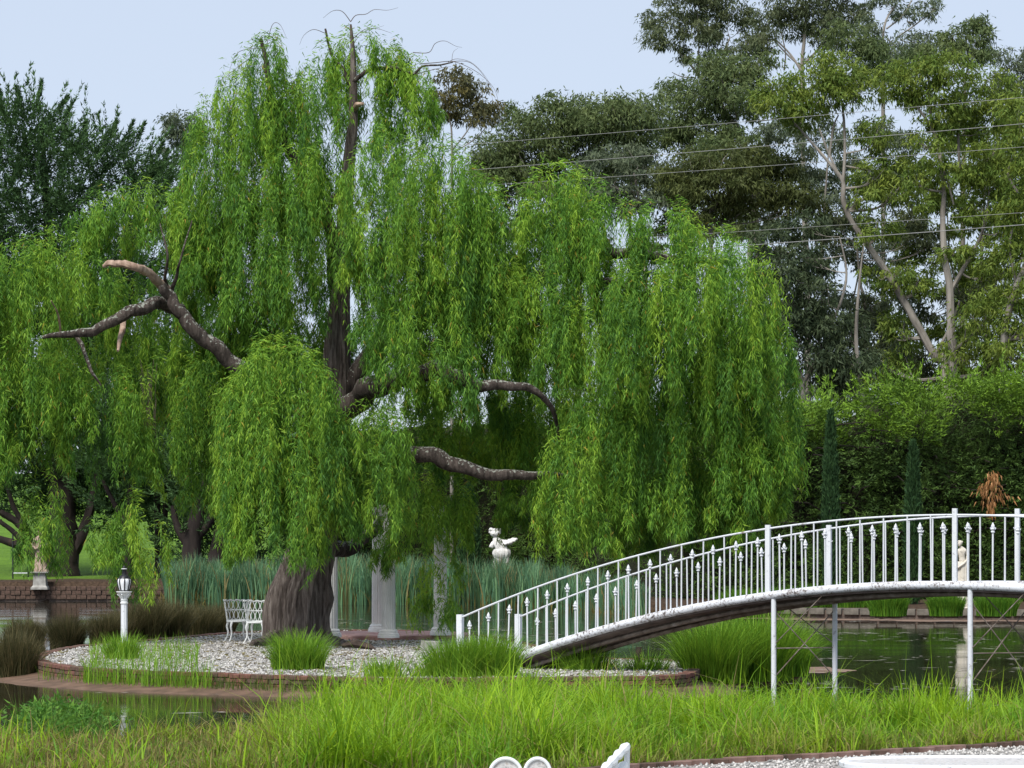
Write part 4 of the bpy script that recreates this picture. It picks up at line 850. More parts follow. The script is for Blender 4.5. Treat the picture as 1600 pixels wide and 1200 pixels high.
# ------------------------------------------------------------------ cypress hedge and pencil cypresses
def hedge():
    d0 = 104.0
    root = empty('cypress_hedge', (W(1300, 850, d0).x, d0, 0.3), 'tall dense cypress hedge with lime green tips above dark shaded boughs', 'hedge')
    top = lambda px: float(np.interp(px, [480, 560, 700, 900, 1150, 1230, 1260, 1300, 1330, 1380, 1420, 1480, 1530, 1600, 1720], [655, 650, 640, 640, 640, 636, 618, 622, 640, 608, 606, 600, 592, 585, 575]))
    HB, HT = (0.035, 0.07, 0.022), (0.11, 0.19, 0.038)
    lp = []
    for px in np.arange(470, 1740, 30):
        d0 = float(np.interp(px, [470, 900, 1050, 1740], [132, 130, 106, 104])); s = F / d0
        vis = px > 1170
        for py in np.arange(top(px) + 22, 935, 36 if vis else 44):
            x = px + random.uniform(-14, 14); y = py + random.uniform(-12, 12)
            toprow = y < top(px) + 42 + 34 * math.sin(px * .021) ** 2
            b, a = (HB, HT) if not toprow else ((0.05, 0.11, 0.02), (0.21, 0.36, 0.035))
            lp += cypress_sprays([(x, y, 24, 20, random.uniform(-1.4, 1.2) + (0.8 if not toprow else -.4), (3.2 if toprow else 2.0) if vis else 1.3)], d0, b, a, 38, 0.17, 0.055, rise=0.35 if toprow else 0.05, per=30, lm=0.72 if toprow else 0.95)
    leaf_object('foliage', lp, M_needle, root, origin(root))
    d0 = 104.0
    # stems and loose inner branches
    for px in np.arange(480, 1740, 62):
        p0 = W(px, 850, float(np.interp(px, [470, 900, 1050, 1740], [132, 130, 106, 104])) + 2.2); MB().tube([(p0.x, p0.y, 0.2), (p0.x + .2, p0.y, 3), (p0.x + random.uniform(-.5, .5), p0.y, 6.3)], [0.22, 0.17, 0.06], 7, True, .2).build('stem', M_darkbark, root)
    mb = MB()
    for k in range(60):
        px = random.uniform(1200, 1620); py = random.uniform(680, 850); a = W(px, py, d0 + 1.5); e = a + Vector((random.uniform(-1.6, 1.6), -1.9, random.uniform(-.1, .5))); mb.tube([a, (a + e) / 2 + Vector((0, 0, .15)), e], [0.035, 0.03, 0.015], 5)
    mb.build('branches', M_darkbark, root)['kind'] = 'stuff'
    # dry brown bough
    c = np.array(W(1545, 738, d0 - 1.6)); n = 210; t = rng.random((n, 1)); an = rng.normal(size=(n, 1)) * 0.24 + 0.22 * np.sin(t * 9)
    P = c + np.concatenate([an * (0.3 + t) * 0.9 + 0.1, rng.normal(size=(n, 1)) * 0.2, -t * 1.05], 1) + rng.normal(size=(n, 3)) * 0.08
    Dv = np.concatenate([an * 0.8, rng.normal(size=(n, 1)) * 0.3, -np.ones((n, 1))], 1)
    lp = [leaf_quads(P, Dv, np.full(n, .24), np.full(n, .06), vary(n, (0.3, 0.14, 0.05), (0.5, 0.28, 0.13), 0.9, 0.3))]
    P = c + np.concatenate([rng.normal(size=(90, 1)) * 0.06 + 0.05, rng.normal(size=(90, 1)) * 0.06, -1.0 - rng.random((90, 1)) * 0.5], 1)
    lp.append(leaf_quads(P, np.tile([[0.05, 0, -1.0]], (90, 1)), np.full(90, .25), np.full(90, .05), vary(90, (0.3, 0.14, 0.05), (0.5, 0.28, 0.13), 0.9, 0.3)))
    o = leaf_object('dead_fronds', lp, M_needle, root, origin(root)); o['label'] = 'dry orange brown dead bough'; o['kind'] = 'stuff'
    # solid lumpy dark core, added to stand in for shade inside the hedge
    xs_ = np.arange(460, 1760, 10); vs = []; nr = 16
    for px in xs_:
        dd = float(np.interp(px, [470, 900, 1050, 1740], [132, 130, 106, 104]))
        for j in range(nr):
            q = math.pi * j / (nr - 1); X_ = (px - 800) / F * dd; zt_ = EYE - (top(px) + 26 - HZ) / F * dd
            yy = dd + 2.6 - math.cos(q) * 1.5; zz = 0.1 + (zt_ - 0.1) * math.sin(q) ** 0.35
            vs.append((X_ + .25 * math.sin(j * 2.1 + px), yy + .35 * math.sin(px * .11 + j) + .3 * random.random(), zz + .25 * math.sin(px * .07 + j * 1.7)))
    MB().add(vs, [(i * nr + j, (i + 1) * nr + j, (i + 1) * nr + j + 1, i * nr + j + 1) for i in range(len(xs_) - 1) for j in range(nr - 1)]).build('shade_core', M_hedge_shade, root, smooth=False)
hedge()
def pencil(label, px, top, base, hw, d):
    s = F / d; b = W(px, 850, d); gz = float(ground_z(b.x, d))
    root = empty('pencil_cypress', (b.x, d, gz), label, 'tree', 'pencil cypresses along the hedge')
    H = EYE - (top - HZ) / s - gz; n = 7000; t = rng.random(n) ** 0.85; th = rng.random(n) * 6.28
    prof = np.interp(t, [0, .1, .35, .7, .92, 1], [0.55, .85, 1, .72, .38, .08]) * hw / s
    lob = 1 + 0.12 * np.sin(th * 5 + t * 9) + 0.1 * rng.normal(size=n)
    rr = prof * lob * (0.72 + 0.3 * rng.random(n))
    P = np.stack([b.x + np.cos(th) * rr, d + np.sin(th) * rr, gz + t * H], 1)
    Dv = np.stack([np.cos(th) * 0.3, np.sin(th) * 0.3, np.ones(n)], 1) + rng.normal(size=(n, 3)) * 0.25
    leaf_object('crown', [leaf_quads(P, Dv, 0.14 + 0.1 * rng.random(n), np.full(n, .06), vary(n, (0.025, 0.06, 0.024), (0.06, 0.125, 0.04), 0.9, 0.4))], M_needle, root, origin(root))
    MB().tube([(b.x, d, gz - .1), (b.x, d, gz + H * .9)], [0.09, 0.02], 7).build('trunk', M_darkbark, root)
pencil('tall pencil cypress between the willow edge and the shorter pencil cypress', 1298, 645, 900, 13, 98)
pencil('shorter pencil cypress near the dead brown bough', 1427, 693, 900, 13, 97)
pencil('pencil cypress behind the reeds between white columns and cherub statue', 733, 762, 900, 19, 114)

# ------------------------------------------------------------------ footbridge
A0 = Vector(((719 - 800) / 91.0, F / 91.0, 0)); AC = Vector(((1480 - 800) / 103.0, F / 103.0, 0))
BU = (AC - A0); BLEN = BU.length; BU.normalize()
OFFB = Vector((1.0, 0.3, 0))                          # from the near rail to the far rail
CR = 0.01915
def bz(l): return 1.84 - CR * (BLEN - l) ** 2          # top of the side pipe
def bp(side, l, dz=0.0): return A0 + BU * l + OFFB * side + Vector((0, 0, bz(l) + dz))
def l_at(px):                                          # position along the near rail seen in column px
    lo, hi = -1.0, 2 * BLEN
    for _ in range(50):
        m_ = (lo + hi) / 2; p = A0 + BU * m_
        if 800 + F * p.x / p.y < px: lo = m_
        else: hi = m_
    return lo
bridge = empty('footbridge', A0 + Vector((0, 0, 0.2)), 'white arched metal footbridge with spear topped railings and peeling side pipes', 'bridge')
BO = origin(bridge); LEND = 2 * BLEN
BANG = math.atan2(BU.y, BU.x)
RH = 1.0
def arc(side, l0, l1, dz, n=60): return [bp(side, l0 + (l1 - l0) * i / n, dz) for i in range(n + 1)]
for side in (0, 1):
    MB().tube(arc(side, 0.55, LEND - 0.55, -0.066, 80), 0.068, 12).build('side_pipe', M_pipe, bridge)
    MB().tube(arc(side, 0.0, LEND, RH, 80), 0.016, 8).build('top_rail', M_paint, bridge)
    # posts
    for l, hh, wd in ((0.0, 1.06, 0.1), (l_at(1200), 1.06, 0.075), (l_at(1492), 1.1, 0.07), (LEND - l_at(1200), 1.06, 0.075), (LEND, 1.06, 0.1)):
        p = bp(side, l); z0 = p.z - 0.12 if l not in (0.0, LEND) else min(p.z, 0.3) - 0.2
        MB().box((p.x, p.y, (z0 + p.z + hh) / 2), (wd, wd, p.z + hh - z0), BANG + 0.25).build('post', M_paint, bridge, smooth=False)
# balusters: plain ones reach the rail, every second ends in a spear finial
bal = MB().tube([(0, 0, -0.05), (0, 0, RH)], 0.0125, 7).mesh('baluster'); bal.materials.append(M_paint)
spr = MB().tube([(0, 0, -0.05), (0, 0, 0.76)], 0.0135, 7).mesh('finial_baluster'); spr.materials.append(M_paint)
fin = MB().lathe([(0.014, 0.735), (0.03, 0.745), (0.03, 0.757), (0.018, 0.765), (0.026, 0.785), (0.034, 0.8), (0.024, 0.815), (0.03, 0.83), (0.024, 0.85), (0.012, 0.875), (0.002, 0.895)], 8)
for k in range(4):                                     # small leaves of the spear
    q = k * math.pi / 2; fin.tube([(0, 0, 0.775), (0.03 * math.cos(q), 0.03 * math.sin(q), 0.79), (0.047 * math.cos(q), 0.047 * math.sin(q), 0.815)], [0.011, 0.011, 0.006], 5)
fin = fin.mesh('finial'); fin.materials.append(M_paint)
stp = 0.4175; nbal = int(LEND / stp)
for side in (0, 1):
    sh = 0.20
    if side == 1:                                      # the two rails line up across the crest
        pa = bp(0, sh + stp * 24); ta = pa.x / pa.y
        lo, hi = 0.0, LEND
        for _ in range(50):
            m_ = (lo + hi) / 2; q = bp(1, m_)
            if q.x / q.y < ta: lo = m_
            else: hi = m_
        sh = (lo % stp)
    for k in range(nbal + 1):
        for kind in (0, 1):
            l = sh + k * stp + kind * stp / 2
            if l > LEND - 0.15: continue
            p = bp(side, l)
            o = link('baluster' if kind else 'spear_baluster', bal if kind else spr, None, bridge, p - BO)
            o.rotation_euler = (random.gauss(0, .006), random.gauss(0, .012 if kind == 0 else 0.004), random.uniform(0, 6.28))
            if kind == 0: link('finial', fin, None, o)
# deck planks
pw = 0.3; np_ = int((LEND - 0.6) / pw)
for k in range(np_):
    l0, l1 = 0.35 + k * pw, 0.35 + (k + 1) * pw - 0.008; vs = []
    for dz in (-0.16, -0.115):
        for (s_, l) in ((0.0, l0), (1.0, l0), (1.0, l1), (0.0, l1)): vs.append(bp(s_, l, dz - 0.002 * (k % 2)))
    MB().add(vs, [(3, 2, 1, 0), (4, 5, 6, 7), (0, 1, 5, 4), (1, 2, 6, 5), (2, 3, 7, 6), (3, 0, 4, 7)]).build('deck_plank', M_under, bridge, smooth=False)
for s_ in (0.3, 0.7): MB().tube(arc(s_, 0.9, LEND - 0.9, -0.2, 50), 0.04, 6).build('deck_bearer', M_rust, bridge)
# legs and wind braces
legs = [l_at(1209), l_at(1516), LEND - l_at(1300)]
for l in legs:
    tops = []
    for side in (0, 1):
        p = bp(side, l); MB().tube([(p.x, p.y, -0.7), (p.x, p.y, p.z - 0.06)], 0.041, 12).build('leg', M_paint, bridge); tops.append(p)
    a, b = tops
    for (za, zb_) in ((0.28, a.z - 0.3), (a.z - 0.3, 0.28), (0.75, 0.75)):
        MB().tube([(a.x, a.y, za), (b.x, b.y, zb_)], 0.009, 6).build('brace', M_rust, bridge)
    p2 = bp(0, l + 1.6); MB().tube([(b.x, b.y, 0.8), (b.x + BU.x * -0.9, b.y + BU.y * -0.9, bz(l - .9) - .15)], 0.008, 6).build('brace', M_rust, bridge)
    MB().tube([(a.x, a.y, 0.8), (a.x + BU.x * 0.9, a.y + BU.y * 0.9, bz(l + .9) - .15)], 0.008, 6).build('brace', M_rust, bridge)
p = bp(0.5, l_at(1000)); p = G(998, 1062, 0.05)
MB().tube([(p.x, p.y, -0.5), (p.x, p.y, 0.3), (p.x + .01, p.y, 0.62)], [0.07, 0.065, 0.06], 8, True, .1).build('bridge_stake', M_wood, bridge)

# ------------------------------------------------------------------ pavilion columns and floor
pc = G(600, 992, 0.34)
pav = empty('column_pavilion', (pc.x, pc.y, ISZ), 'four white fluted columns on a round pink paved floor behind the willow', 'pavilion')
fr = 1.95
MB().lathe([(fr, ISZ - 0.05), (fr, 0.36), (fr - 0.03, 0.38), (0.01, 0.382)], 40, (pc.x + 0.02, pc.y, 0)).build('paved_floor', M_paver, pav, smooth=False)
COLP = []
for px, py in ((517, 995.5), (591, 987.5), (607, 996.5), (688, 992.5)):
    g = G(px, py, 0.38); COLP.append(g); h = 2.5; r = 0.158
    root = MB().lathe([(r, 0.0), (r * 0.96, h * 0.4), (r * 0.86, h)], 48, (g.x, g.y, 0.52), 0.13, 16).build('column', M_ivory, pav)
    MB().lathe([(0.235, 0.38), (0.235, 0.43), (0.225, 0.44), (0.225, 0.47), (0.2, 0.49), (0.19, 0.5), (0.2, 0.515), (0.19, 0.54), (0.165, 0.56)], 24, (g.x, g.y, 0)).build('base', M_ivory, root)
    MB().lathe([(0.14, h + .5), (0.17, h + .54), (0.16, h + .58), (0.22, h + .66), (0.24, h + .68), (0.24, h + .74)], 24, (g.x, g.y, 0)).build('capital', M_ivory, root)

# ------------------------------------------------------------------ lamp post
g = G(194, 1014, ISZ); s_ = F / g.y
lamp = empty('lamp_post', (g.x, g.y, ISZ - 0.02), 'white column lamp post with a black strapped milk glass globe', 'lamp post')
X, Y = g.x, g.y
zt = lambda py: EYE - (py - HZ) / s_
MB().lathe([(0.066, ISZ - .05), (0.066, zt(944))], 8, (X, Y, 0)).build('post', M_paint, lamp, smooth=False)
MB().lathe([(0.062, zt(944)), (0.078, zt(943)), (0.078, zt(941)), (0.062, zt(940)), (0.075, zt(937)), (0.06, zt(936)), (0.062, zt(933)), (0.11, zt(929)), (0.125, zt(927)), (0.145, zt(926)), (0.16, zt(925)), (0.16, zt(924)), (0.05, zt(923.8))], 20, (X, Y, 0)).build('capital', M_cast, lamp)
for k in range(6):
    q = k * math.pi / 3 + .3; MB().tube([(X + .065 * math.cos(q), Y + .065 * math.sin(q), zt(935)), (X + .09 * math.cos(q), Y + .09 * math.sin(q), zt(931)), (X + .13 * math.cos(q), Y + .13 * math.sin(q), zt(929)), (X + .12 * math.cos(q), Y + .12 * math.sin(q), zt(927))], [.012, .016, .014, .006], 6).build('capital_leaf', M_cast, lamp)
gp = [(0.085, zt(923)), (0.105, zt(919)), (0.127, zt(912)), (0.132, zt(908)), (0.122, zt(905)), (0.1, zt(903.5))]
glb = MB().lathe(gp, 24, (X, Y, 0)).build('globe', M_glass, lamp)
for k in range(8):
    q = k * math.pi / 4 + 0.2; MB().tube([(X + (r + .006) * math.cos(q), Y + (r + .006) * math.sin(q), z) for r, z in gp], 0.013, 6).build('strap', M_black, lamp)
MB().lathe([(0.09, zt(924)), (0.1, zt(923)), (0.085, zt(922))], 20, (X, Y, 0)).build('collar', M_black, lamp)
MB().lathe([(0.112, zt(904.5)), (0.105, zt(902)), (0.075, zt(899.5)), (0.045, zt(898)), (0.04, zt(891)), (0.05, zt(890)), (0.05, zt(888.5)), (0.03, zt(887.5)), (0.03, zt(886)), (0.008, zt(884))], 20, (X, Y, 0)).build('cap', M_black, lamp)
MB().lathe([(0.044, zt(889.6)), (0.058, zt(889.2)), (0.058, zt(888.4)), (0.04, zt(888))], 16, (X, Y, 0)).build('cap_ring', M_cast, lamp)

# ------------------------------------------------------------------ cast iron chairs by the trunk
def scroll_chair(px, py, ang, label):
    g = G(px, py, ISZ); root = empty('garden_chair', (g.x, g.y, ISZ - 0.015), label, 'chair', None)
    ca, sa = math.cos(ang), math.sin(ang)
    def L(x, y, z): return (g.x + x * ca - y * sa, g.y + x * sa + y * ca, ISZ - 0.015 + z)
    def ringpt(t, r, z): q = math.pi * (0.0 + t); return L(math.cos(q) * r, math.sin(q) * r * 0.92, z)
    seat = MB(); n = 28
    seat.tube([L(math.cos(2 * math.pi * k / n) * .225, math.sin(2 * math.pi * k / n) * .21, .44) for k in range(n + 1)], 0.018, 6)
    for k in range(-4, 5):
        x = k * .05; y = .2 * math.sqrt(max(0, 1 - (x / .225) ** 2)); seat.tube([L(x, -y, .44), L(x, y, .44)], 0.008, 5)
        y2 = x; x2 = .215 * math.sqrt(max(0, 1 - (y2 / .21) ** 2)); seat.tube([L(-x2, y2, .442), L(x2, y2, .442)], 0.008, 5)
    o = seat.build('seat', M_cast, root); o['kind'] = 'stuff' if False else 'thing'; del o['kind']
    rr = lambda z: 0.225 + (z - .44) * 0.16
    for z, r_ in ((.89, .015), (.68, .012), (.46, .014)):
        MB().tube([ringpt(-0.08 + 1.16 * k / 24, rr(z), z + (0.012 * math.sin(k * 1.9) if z > .8 else 0)) for k in range(25)], r_, 6).build('back_rail', M_cast, root)
    for j in range(9):                                  # looped tracery of the back
        t0 = -0.06 + 1.12 * j / 8.5
        for (za, zb_, flip) in ((.46, .68, 1), (.68, .89, -1)):
            pts = []
            for k in range(9):
                u = k / 8; wv = 0.058 * max(0.0, math.sin(math.pi * u)) ** 0.8 * (1 if True else 1)
                pts.append(ringpt(t0 + wv * (1 if j % 2 else 1), rr(za + (zb_ - za) * u), za + (zb_ - za) * u))
            for k in range(8, -1, -1):
                u = k / 8; wv = 0.058 * max(0.0, math.sin(math.pi * u)) ** 0.8
                pts.append(ringpt(t0 - wv, rr(za + (zb_ - za) * u), za + (zb_ - za) * u))
            MB().tube(pts, 0.0075, 5).build('tracery_loop', M_cast, root)
    for (x, y) in ((.17, .15), (-.17, .15), (.17, -.15), (-.17, -.15)):
        MB().tube(catmull([L(x * .9, y * .9, .44), L(x * 1.12, y * 1.12, .33), L(x * 1.0, y * 1.0, .18), L(x * 1.25, y * 1.25, .04), L(x * 1.42, y * 1.42, 0.0)], sub=4), [.03, .03, .028, .026, .024, .022, .02, .018, .017, .016, .015, .015, .015, .015, .016, .018, .018], 7).build('leg', M_cast, root)
    return root
scroll_chair(371, 1001, math.radians(20), 'white cast iron tub chair standing clear of the willow trunk')
scroll_chair(402, 1003.5, math.radians(-15), 'white cast iron tub chair half hidden behind the willow trunk')

# ------------------------------------------------------------------ small things on the island
g = G(672, 1014, ISZ); blk = brick_mesh('stone_block', 0.3, 0.34, 0.2); blk.materials.append(M_greystone)
o = link('stone_block', blk, None, None, (g.x, g.y, ISZ + 0.06)); o.rotation_euler = (0, 0.04, 0.3); tag(o, 'squared grey pink stone block on gravel by the low bridge end', 'stone')
g = G(562, 1014, ISZ); mb = MB(); mb.tube([(g.x - .35, g.y + .1, ISZ + .06), (g.x - .1, g.y, ISZ + .1), (g.x + .2, g.y - .1, ISZ + .04), (g.x + .32, g.y - .15, ISZ + .0)], [.05, .09, .06, .02], 8, True, .4, 4)
o = mb.build('black_driftwood', M_wood, None, loc=(g.x, g.y, ISZ)); tag(o, 'flat blackened piece of wood lying on gravel beside the willow roots', 'driftwood')

# ------------------------------------------------------------------ statues
def skin_figure(name, mat, parent, off, verts, edges, radii, root_i=0, sub=2):
    me = bpy.data.meshes.new(name); me.from_pydata([tuple(v) for v in verts], edges, []); me.update()
    o = bpy.data.objects.new(name + '_tmp', me); COL.objects.link(o)
    sk = o.modifiers.new('s', 'SKIN'); sk.use_smooth_shade = True
    for i, sv in enumerate(me.skin_vertices[0].data):
        sv.radius = (radii[i], radii[i]); sv.use_root = (i == root_i)
    ss = o.modifiers.new('u', 'SUBSURF'); ss.levels = sub; ss.render_levels = sub
    dg = bpy.context.evaluated_depsgraph_get(); ev = o.evaluated_get(dg); m2 = bpy.data.meshes.new_from_object(ev)
    bpy.data.objects.remove(o); m2.name = name
    return link(name, m2, mat, parent, off)
def drape(prof, c, folds, amp, n=64):
    vs = []; fs = []
    for i, (rx, ry, z, ox) in enumerate(prof):
        for k in range(n):
            q = 2 * math.pi * k / n; f = 1 + amp * math.sin(folds * q + z * 2.2) + amp * 0.5 * math.sin((folds * 2 + 1) * q - z * 3)
            vs.append((c[0] + ox + math.cos(q) * rx * f, c[1] + math.sin(q) * ry * f, c[2] + z))
    for i in range(len(prof) - 1):
        for k in range(n): fs.append((i * n + k, i * n + (k + 1) % n, (i + 1) * n + (k + 1) % n, (i + 1) * n + k))
    fs.append(tuple(range(n - 1, -1, -1))); fs.append(tuple((len(prof) - 1) * n + k for k in range(n)))
    return MB().add(vs, fs)
def pedestal(px, py_base, py_top, half, d, mat, label, zb=None):
    s = F / d; x = (px - 800) / s; zb = EYE - (py_base - HZ) / s if zb is None else zb; zt_ = EYE - (py_top - HZ) / s; H = zt_ - zb; r = half / s
    root = empty('pedestal', (x, d, zb), label, 'pedestal', None)
    q = MB(); q.box((x, d, zb + H * .06), (r * 2.1, r * 2.1, H * .12)); q.build('base', mat, root, smooth=False)
    MB().lathe([(r * .98 , zb + H * .12), (r * .86, zb + H * .2), (r * .8, zb + H * .22)], 48, (x, d, 0), sq=True).build('base_moulding', mat, root, smooth=False)
    MB().lathe([(r * .8, zb + H * .2), (r * .74, zb + H * .84)], 48, (x, d, 0), sq=True).build('shaft', mat, root, smooth=False)
    MB().lathe([(r * .76, zb + H * .84), (r * .9, zb + H * .9), (r * 1.12, zb + H * .93), (r * 1.12, zb + H)], 48, (x, d, 0), sq=True).build('cap', mat, root, smooth=False)
    pm = MB()
    pm.box((x, d - r * .775, zb + H * .53), (r * 1.0, r * .04, H * .42)); pm.build('panel', mat, root, smooth=False)
    return Vector((x, d, zt_)), root
# draped lady on the stone wall
top, _ = pedestal(1503, 957, 921, 10.5, 92.6, M_stone, 'pale stone pedestal carrying the draped lady in front of the hedge')
st = empty('statue', top, 'weathered stone statue of a half draped lady looking down beside the hedge', 'statue')
h = 1.62; c = (0, 0, 0)
v = [(0.02, 0, .86), (0.0, 0, 1.0), (-0.01, -.01, 1.15), (0.0, 0, 1.27), (-.03, -.02, 1.36), (-.06, -.03, 1.4), (0.11, 0, 1.25), (.17, .02, 1.1), (.15, -.04, .95), (.06, -.1, .88), (-.11, 0, 1.24), (-.17, -.02, 1.1), (-.19, -.03, .94), (-.19, -.05, .82), (-.19, -.06, .74)]
e = [(0, 1), (1, 2), (2, 3), (3, 4), (4, 5), (3, 6), (6, 7), (7, 8), (8, 9), (3, 10), (10, 11), (11, 12), (12, 13), (13, 14)]
r = [.135, .105, .12, .085, .045, .045, .055, .043, .036, .028, .055, .043, .036, .028, .02]
skin_figure('body', M_stone, st, (0, 0, 0), v, e, r)
hd_ = MB().ball((-.085, -.04, 1.47), .082, (.9, 1, 1.15), 16, 12); hd_.ball((-.12, -.11, 1.455), .018, (1, 1.2, 1.4), 8, 6); hd_.ball((-.1, -.095, 1.42), .035, (1, .8, .6), 8, 6)
hd_.build('head', M_stone, None).parent = st
hr = MB().ball((-.07, -.005, 1.5), .088, (1, 1, .95), 16, 10); hr.ball((-.01, .05, 1.5), .04, (1, 1, 1), 10, 8)
for k in range(7): hr.ball((-.07 + .075 * math.cos(k), -.02 + .06 * math.sin(k * 1.3), 1.53 + .02 * math.sin(k * 2)), .03, (1, 1, 1), 8, 6)
hr.build('hair', M_stone, None).parent = st
drape([(.2, .17, 0, .02), (.19, .16, .15, .03), (.175, .155, .4, .02), (.17, .15, .62, .02), (.185, .15, .78, .02), (.185, .145, .86, .02), (.16, .13, .9, .02)], (0, 0, 0), 7, .07).build('drapery', M_stone, None).parent = st
dr2 = MB(); dr2.tube(catmull([(.16, -.06, .95), (.05, -.15, .85), (-.1, -.16, .74), (-.19, -.06, .64)], sub=5), .04, 8, True, .15); dr2.build('sash', M_stone, None).parent = st
# cherub among the reeds
cd = 116.5; s_ = F / cd
ctop, _ = pedestal(784, 0, 892, 13, cd, M_whitestone, 'white pedestal hidden in the reeds under the cherub', zb=0.2)
ch = empty('statue', ctop, 'white cherub statue leaning with raised garland above the reeds', 'statue'); ch.scale = (1.4, 1.2, 1.12)
v = [(0, 0, .6), (0.0, 0, .78), (-.1, 0, .95), (-.14, 0, 1.12), (-.2, 0, 1.25), (.1, -.02, 1.03), (.26, -.05, 1.02), (.34, -.04, 1.1), (-.26, -.02, .98), (-.32, -.05, .82), (-.12, 0, .4), (-.17, -.03, .2), (-.2, 0, .03), (.12, 0, .42), (.13, -.02, .2), (.14, 0, .03)]
e = [(0, 1), (1, 2), (2, 3), (3, 4), (2, 5), (5, 6), (6, 7), (2, 8), (8, 9), (0, 10), (10, 11), (11, 12), (0, 13), (13, 14), (14, 15)]
r = [.2, .17, .2, .12, .09, .1, .085, .06, .09, .07, .13, .1, .07, .13, .1, .07]
skin_figure('body', M_whitestone, ch, (0, 0, 0), v, e, r)
hd_ = MB().ball((-.2, -.02, 1.36), .14, (1, 1, 1.05), 16, 12); hd_.ball((-.24, -.15, 1.34), .03, (1, 1, 1), 8, 6); hd_.build('head', M_whitestone, None).parent = ch
hr = MB()
for k in range(22): q = k * 2.4; hr.ball((-.2 + .13 * math.cos(q), .02 + .11 * math.sin(q), 1.44 + .07 * math.sin(k * 1.7)), .05, (1, 1, 1), 8, 6)
hr.build('curls', M_whitestone, None).parent = ch
gl = MB()
for k in range(26): q = k * 2.399; rr_2 = .03 + .035 * math.sqrt(k) ; gl.ball((.22 + rr_2 * math.cos(q), -.08 + rr_2 * .6 * math.sin(q), 1.06 + rr_2 * .5 * math.sin(q + 1)), .055, (1, 1, .9), 8, 6)
gl.build('garland', M_whitestone, None).parent = ch
drape([(.16, .15, .45, 0), (.23, .2, .52, 0), (.25, .21, .64, 0), (.23, .19, .76, 0), (.16, .15, .82, 0)], (0, 0, 0), 8, .07).build('drapery', M_whitestone, None).parent = ch
# tall robed figure on the brick wall
rd = 120.3
rtop, _ = pedestal(63, 921, 893, 12.5, rd, M_greystone, 'grey panelled pedestal on the brick wall below the lawn')
rb = empty('statue', rtop, 'pinkish robed statue partly veiled by the low willow strands', 'statue')
drape([(.33, .28, 0, 0), (.3, .26, .1, 0), (.22, .2, .35, 0), (.19, .18, .75, .01), (.2, .18, 1.0, .01), (.23, .18, 1.25, 0), (.19, .15, 1.42, 0), (.08, .08, 1.5, 0)], (0, 0, 0), 9, .08).build('robe', M_pinkstone, None).parent = rb
MB().ball((0, -.02, 1.62), .11, (.9, 1, 1.2), 14, 10).ball((0, -.13, 1.61), .02, (1, 1, 1.5), 6, 5).build('head', M_pinkstone, None).parent = rb
MB().ball((0, .02, 1.67), .115, (1, 1, 1), 14, 8).build('hair', M_pinkstone, None).parent = rb
for sgn in (-1, 1): MB().tube(catmull([(sgn * .2, 0, 1.38), (sgn * .29, -.03, 1.12), (sgn * .2, -.17, .95), (sgn * .06, -.22, 1.0)], sub=5), [.075] * 5 + [.065] * 5 + [.05] * 6, 9, True, .1).build('arm', M_pinkstone, None).parent = rb

# small field fence on the lawn
fx = W(20, 850, 128); gz = float(ground_z(fx.x, 128))
fe = empty('lawn_fence', (fx.x, 128, gz), 'thin dark fence posts with one pale rail on the lawn', 'fence')
x2 = W(44, 850, 128).x
MB().tube([(fx.x, 128, gz - .1), (fx.x, 128, EYE - (835 - HZ) / F * 128)], .035, 6).build('post', M_black, fe)
MB().tube([(x2, 128, gz - .1), (x2, 128, EYE - (872 - HZ) / F * 128)], .035, 6).build('post', M_black, fe)
MB().tube([(fx.x, 128, gz + .25), (x2, 128, gz + .25)], .025, 6).build('rail', M_paint, fe)

# ------------------------------------------------------------------ power lines
for k, (x0, y0, x1, y1, rr2, lab) in enumerate([(780, 222, 1600, 152, .009, 'topmost power line crossing in front of the gum crowns'), (745, 265, 1600, 193, .011, 'second power line down crossing in front of the gum crowns'), (930, 278, 1600, 230, .009, 'third power line down crossing the gum trees'),
                                          (1215, 358, 1600, 333, .008, 'thin power line above the lowest bright cable'), (1200, 381, 1600, 352, .014, 'lowest bright cable crossing the pale gum trunks')]):
    m_ = (y1 - y0) / (x1 - x0); pts = []
    for x in np.linspace(-900, 2500, 60):
        d = 1 / (1 / 118.0 + (x - 800) / 800 * (1 / 100.0 - 1 / 118.0)) + k * 0.15   # the line runs off towards the far left
        y = y0 + m_ * (x - x0) + 6 * (((x - 1200) / 800) ** 2 - ((x0 - 1200) / 800) ** 2) * -0.6; pts.append(W(x, y, d))
    o = MB().tube(pts, rr2, 5).build('power_line', M_wire, None, loc=pts[0]); tag(o, lab, 'power line', 'power lines')

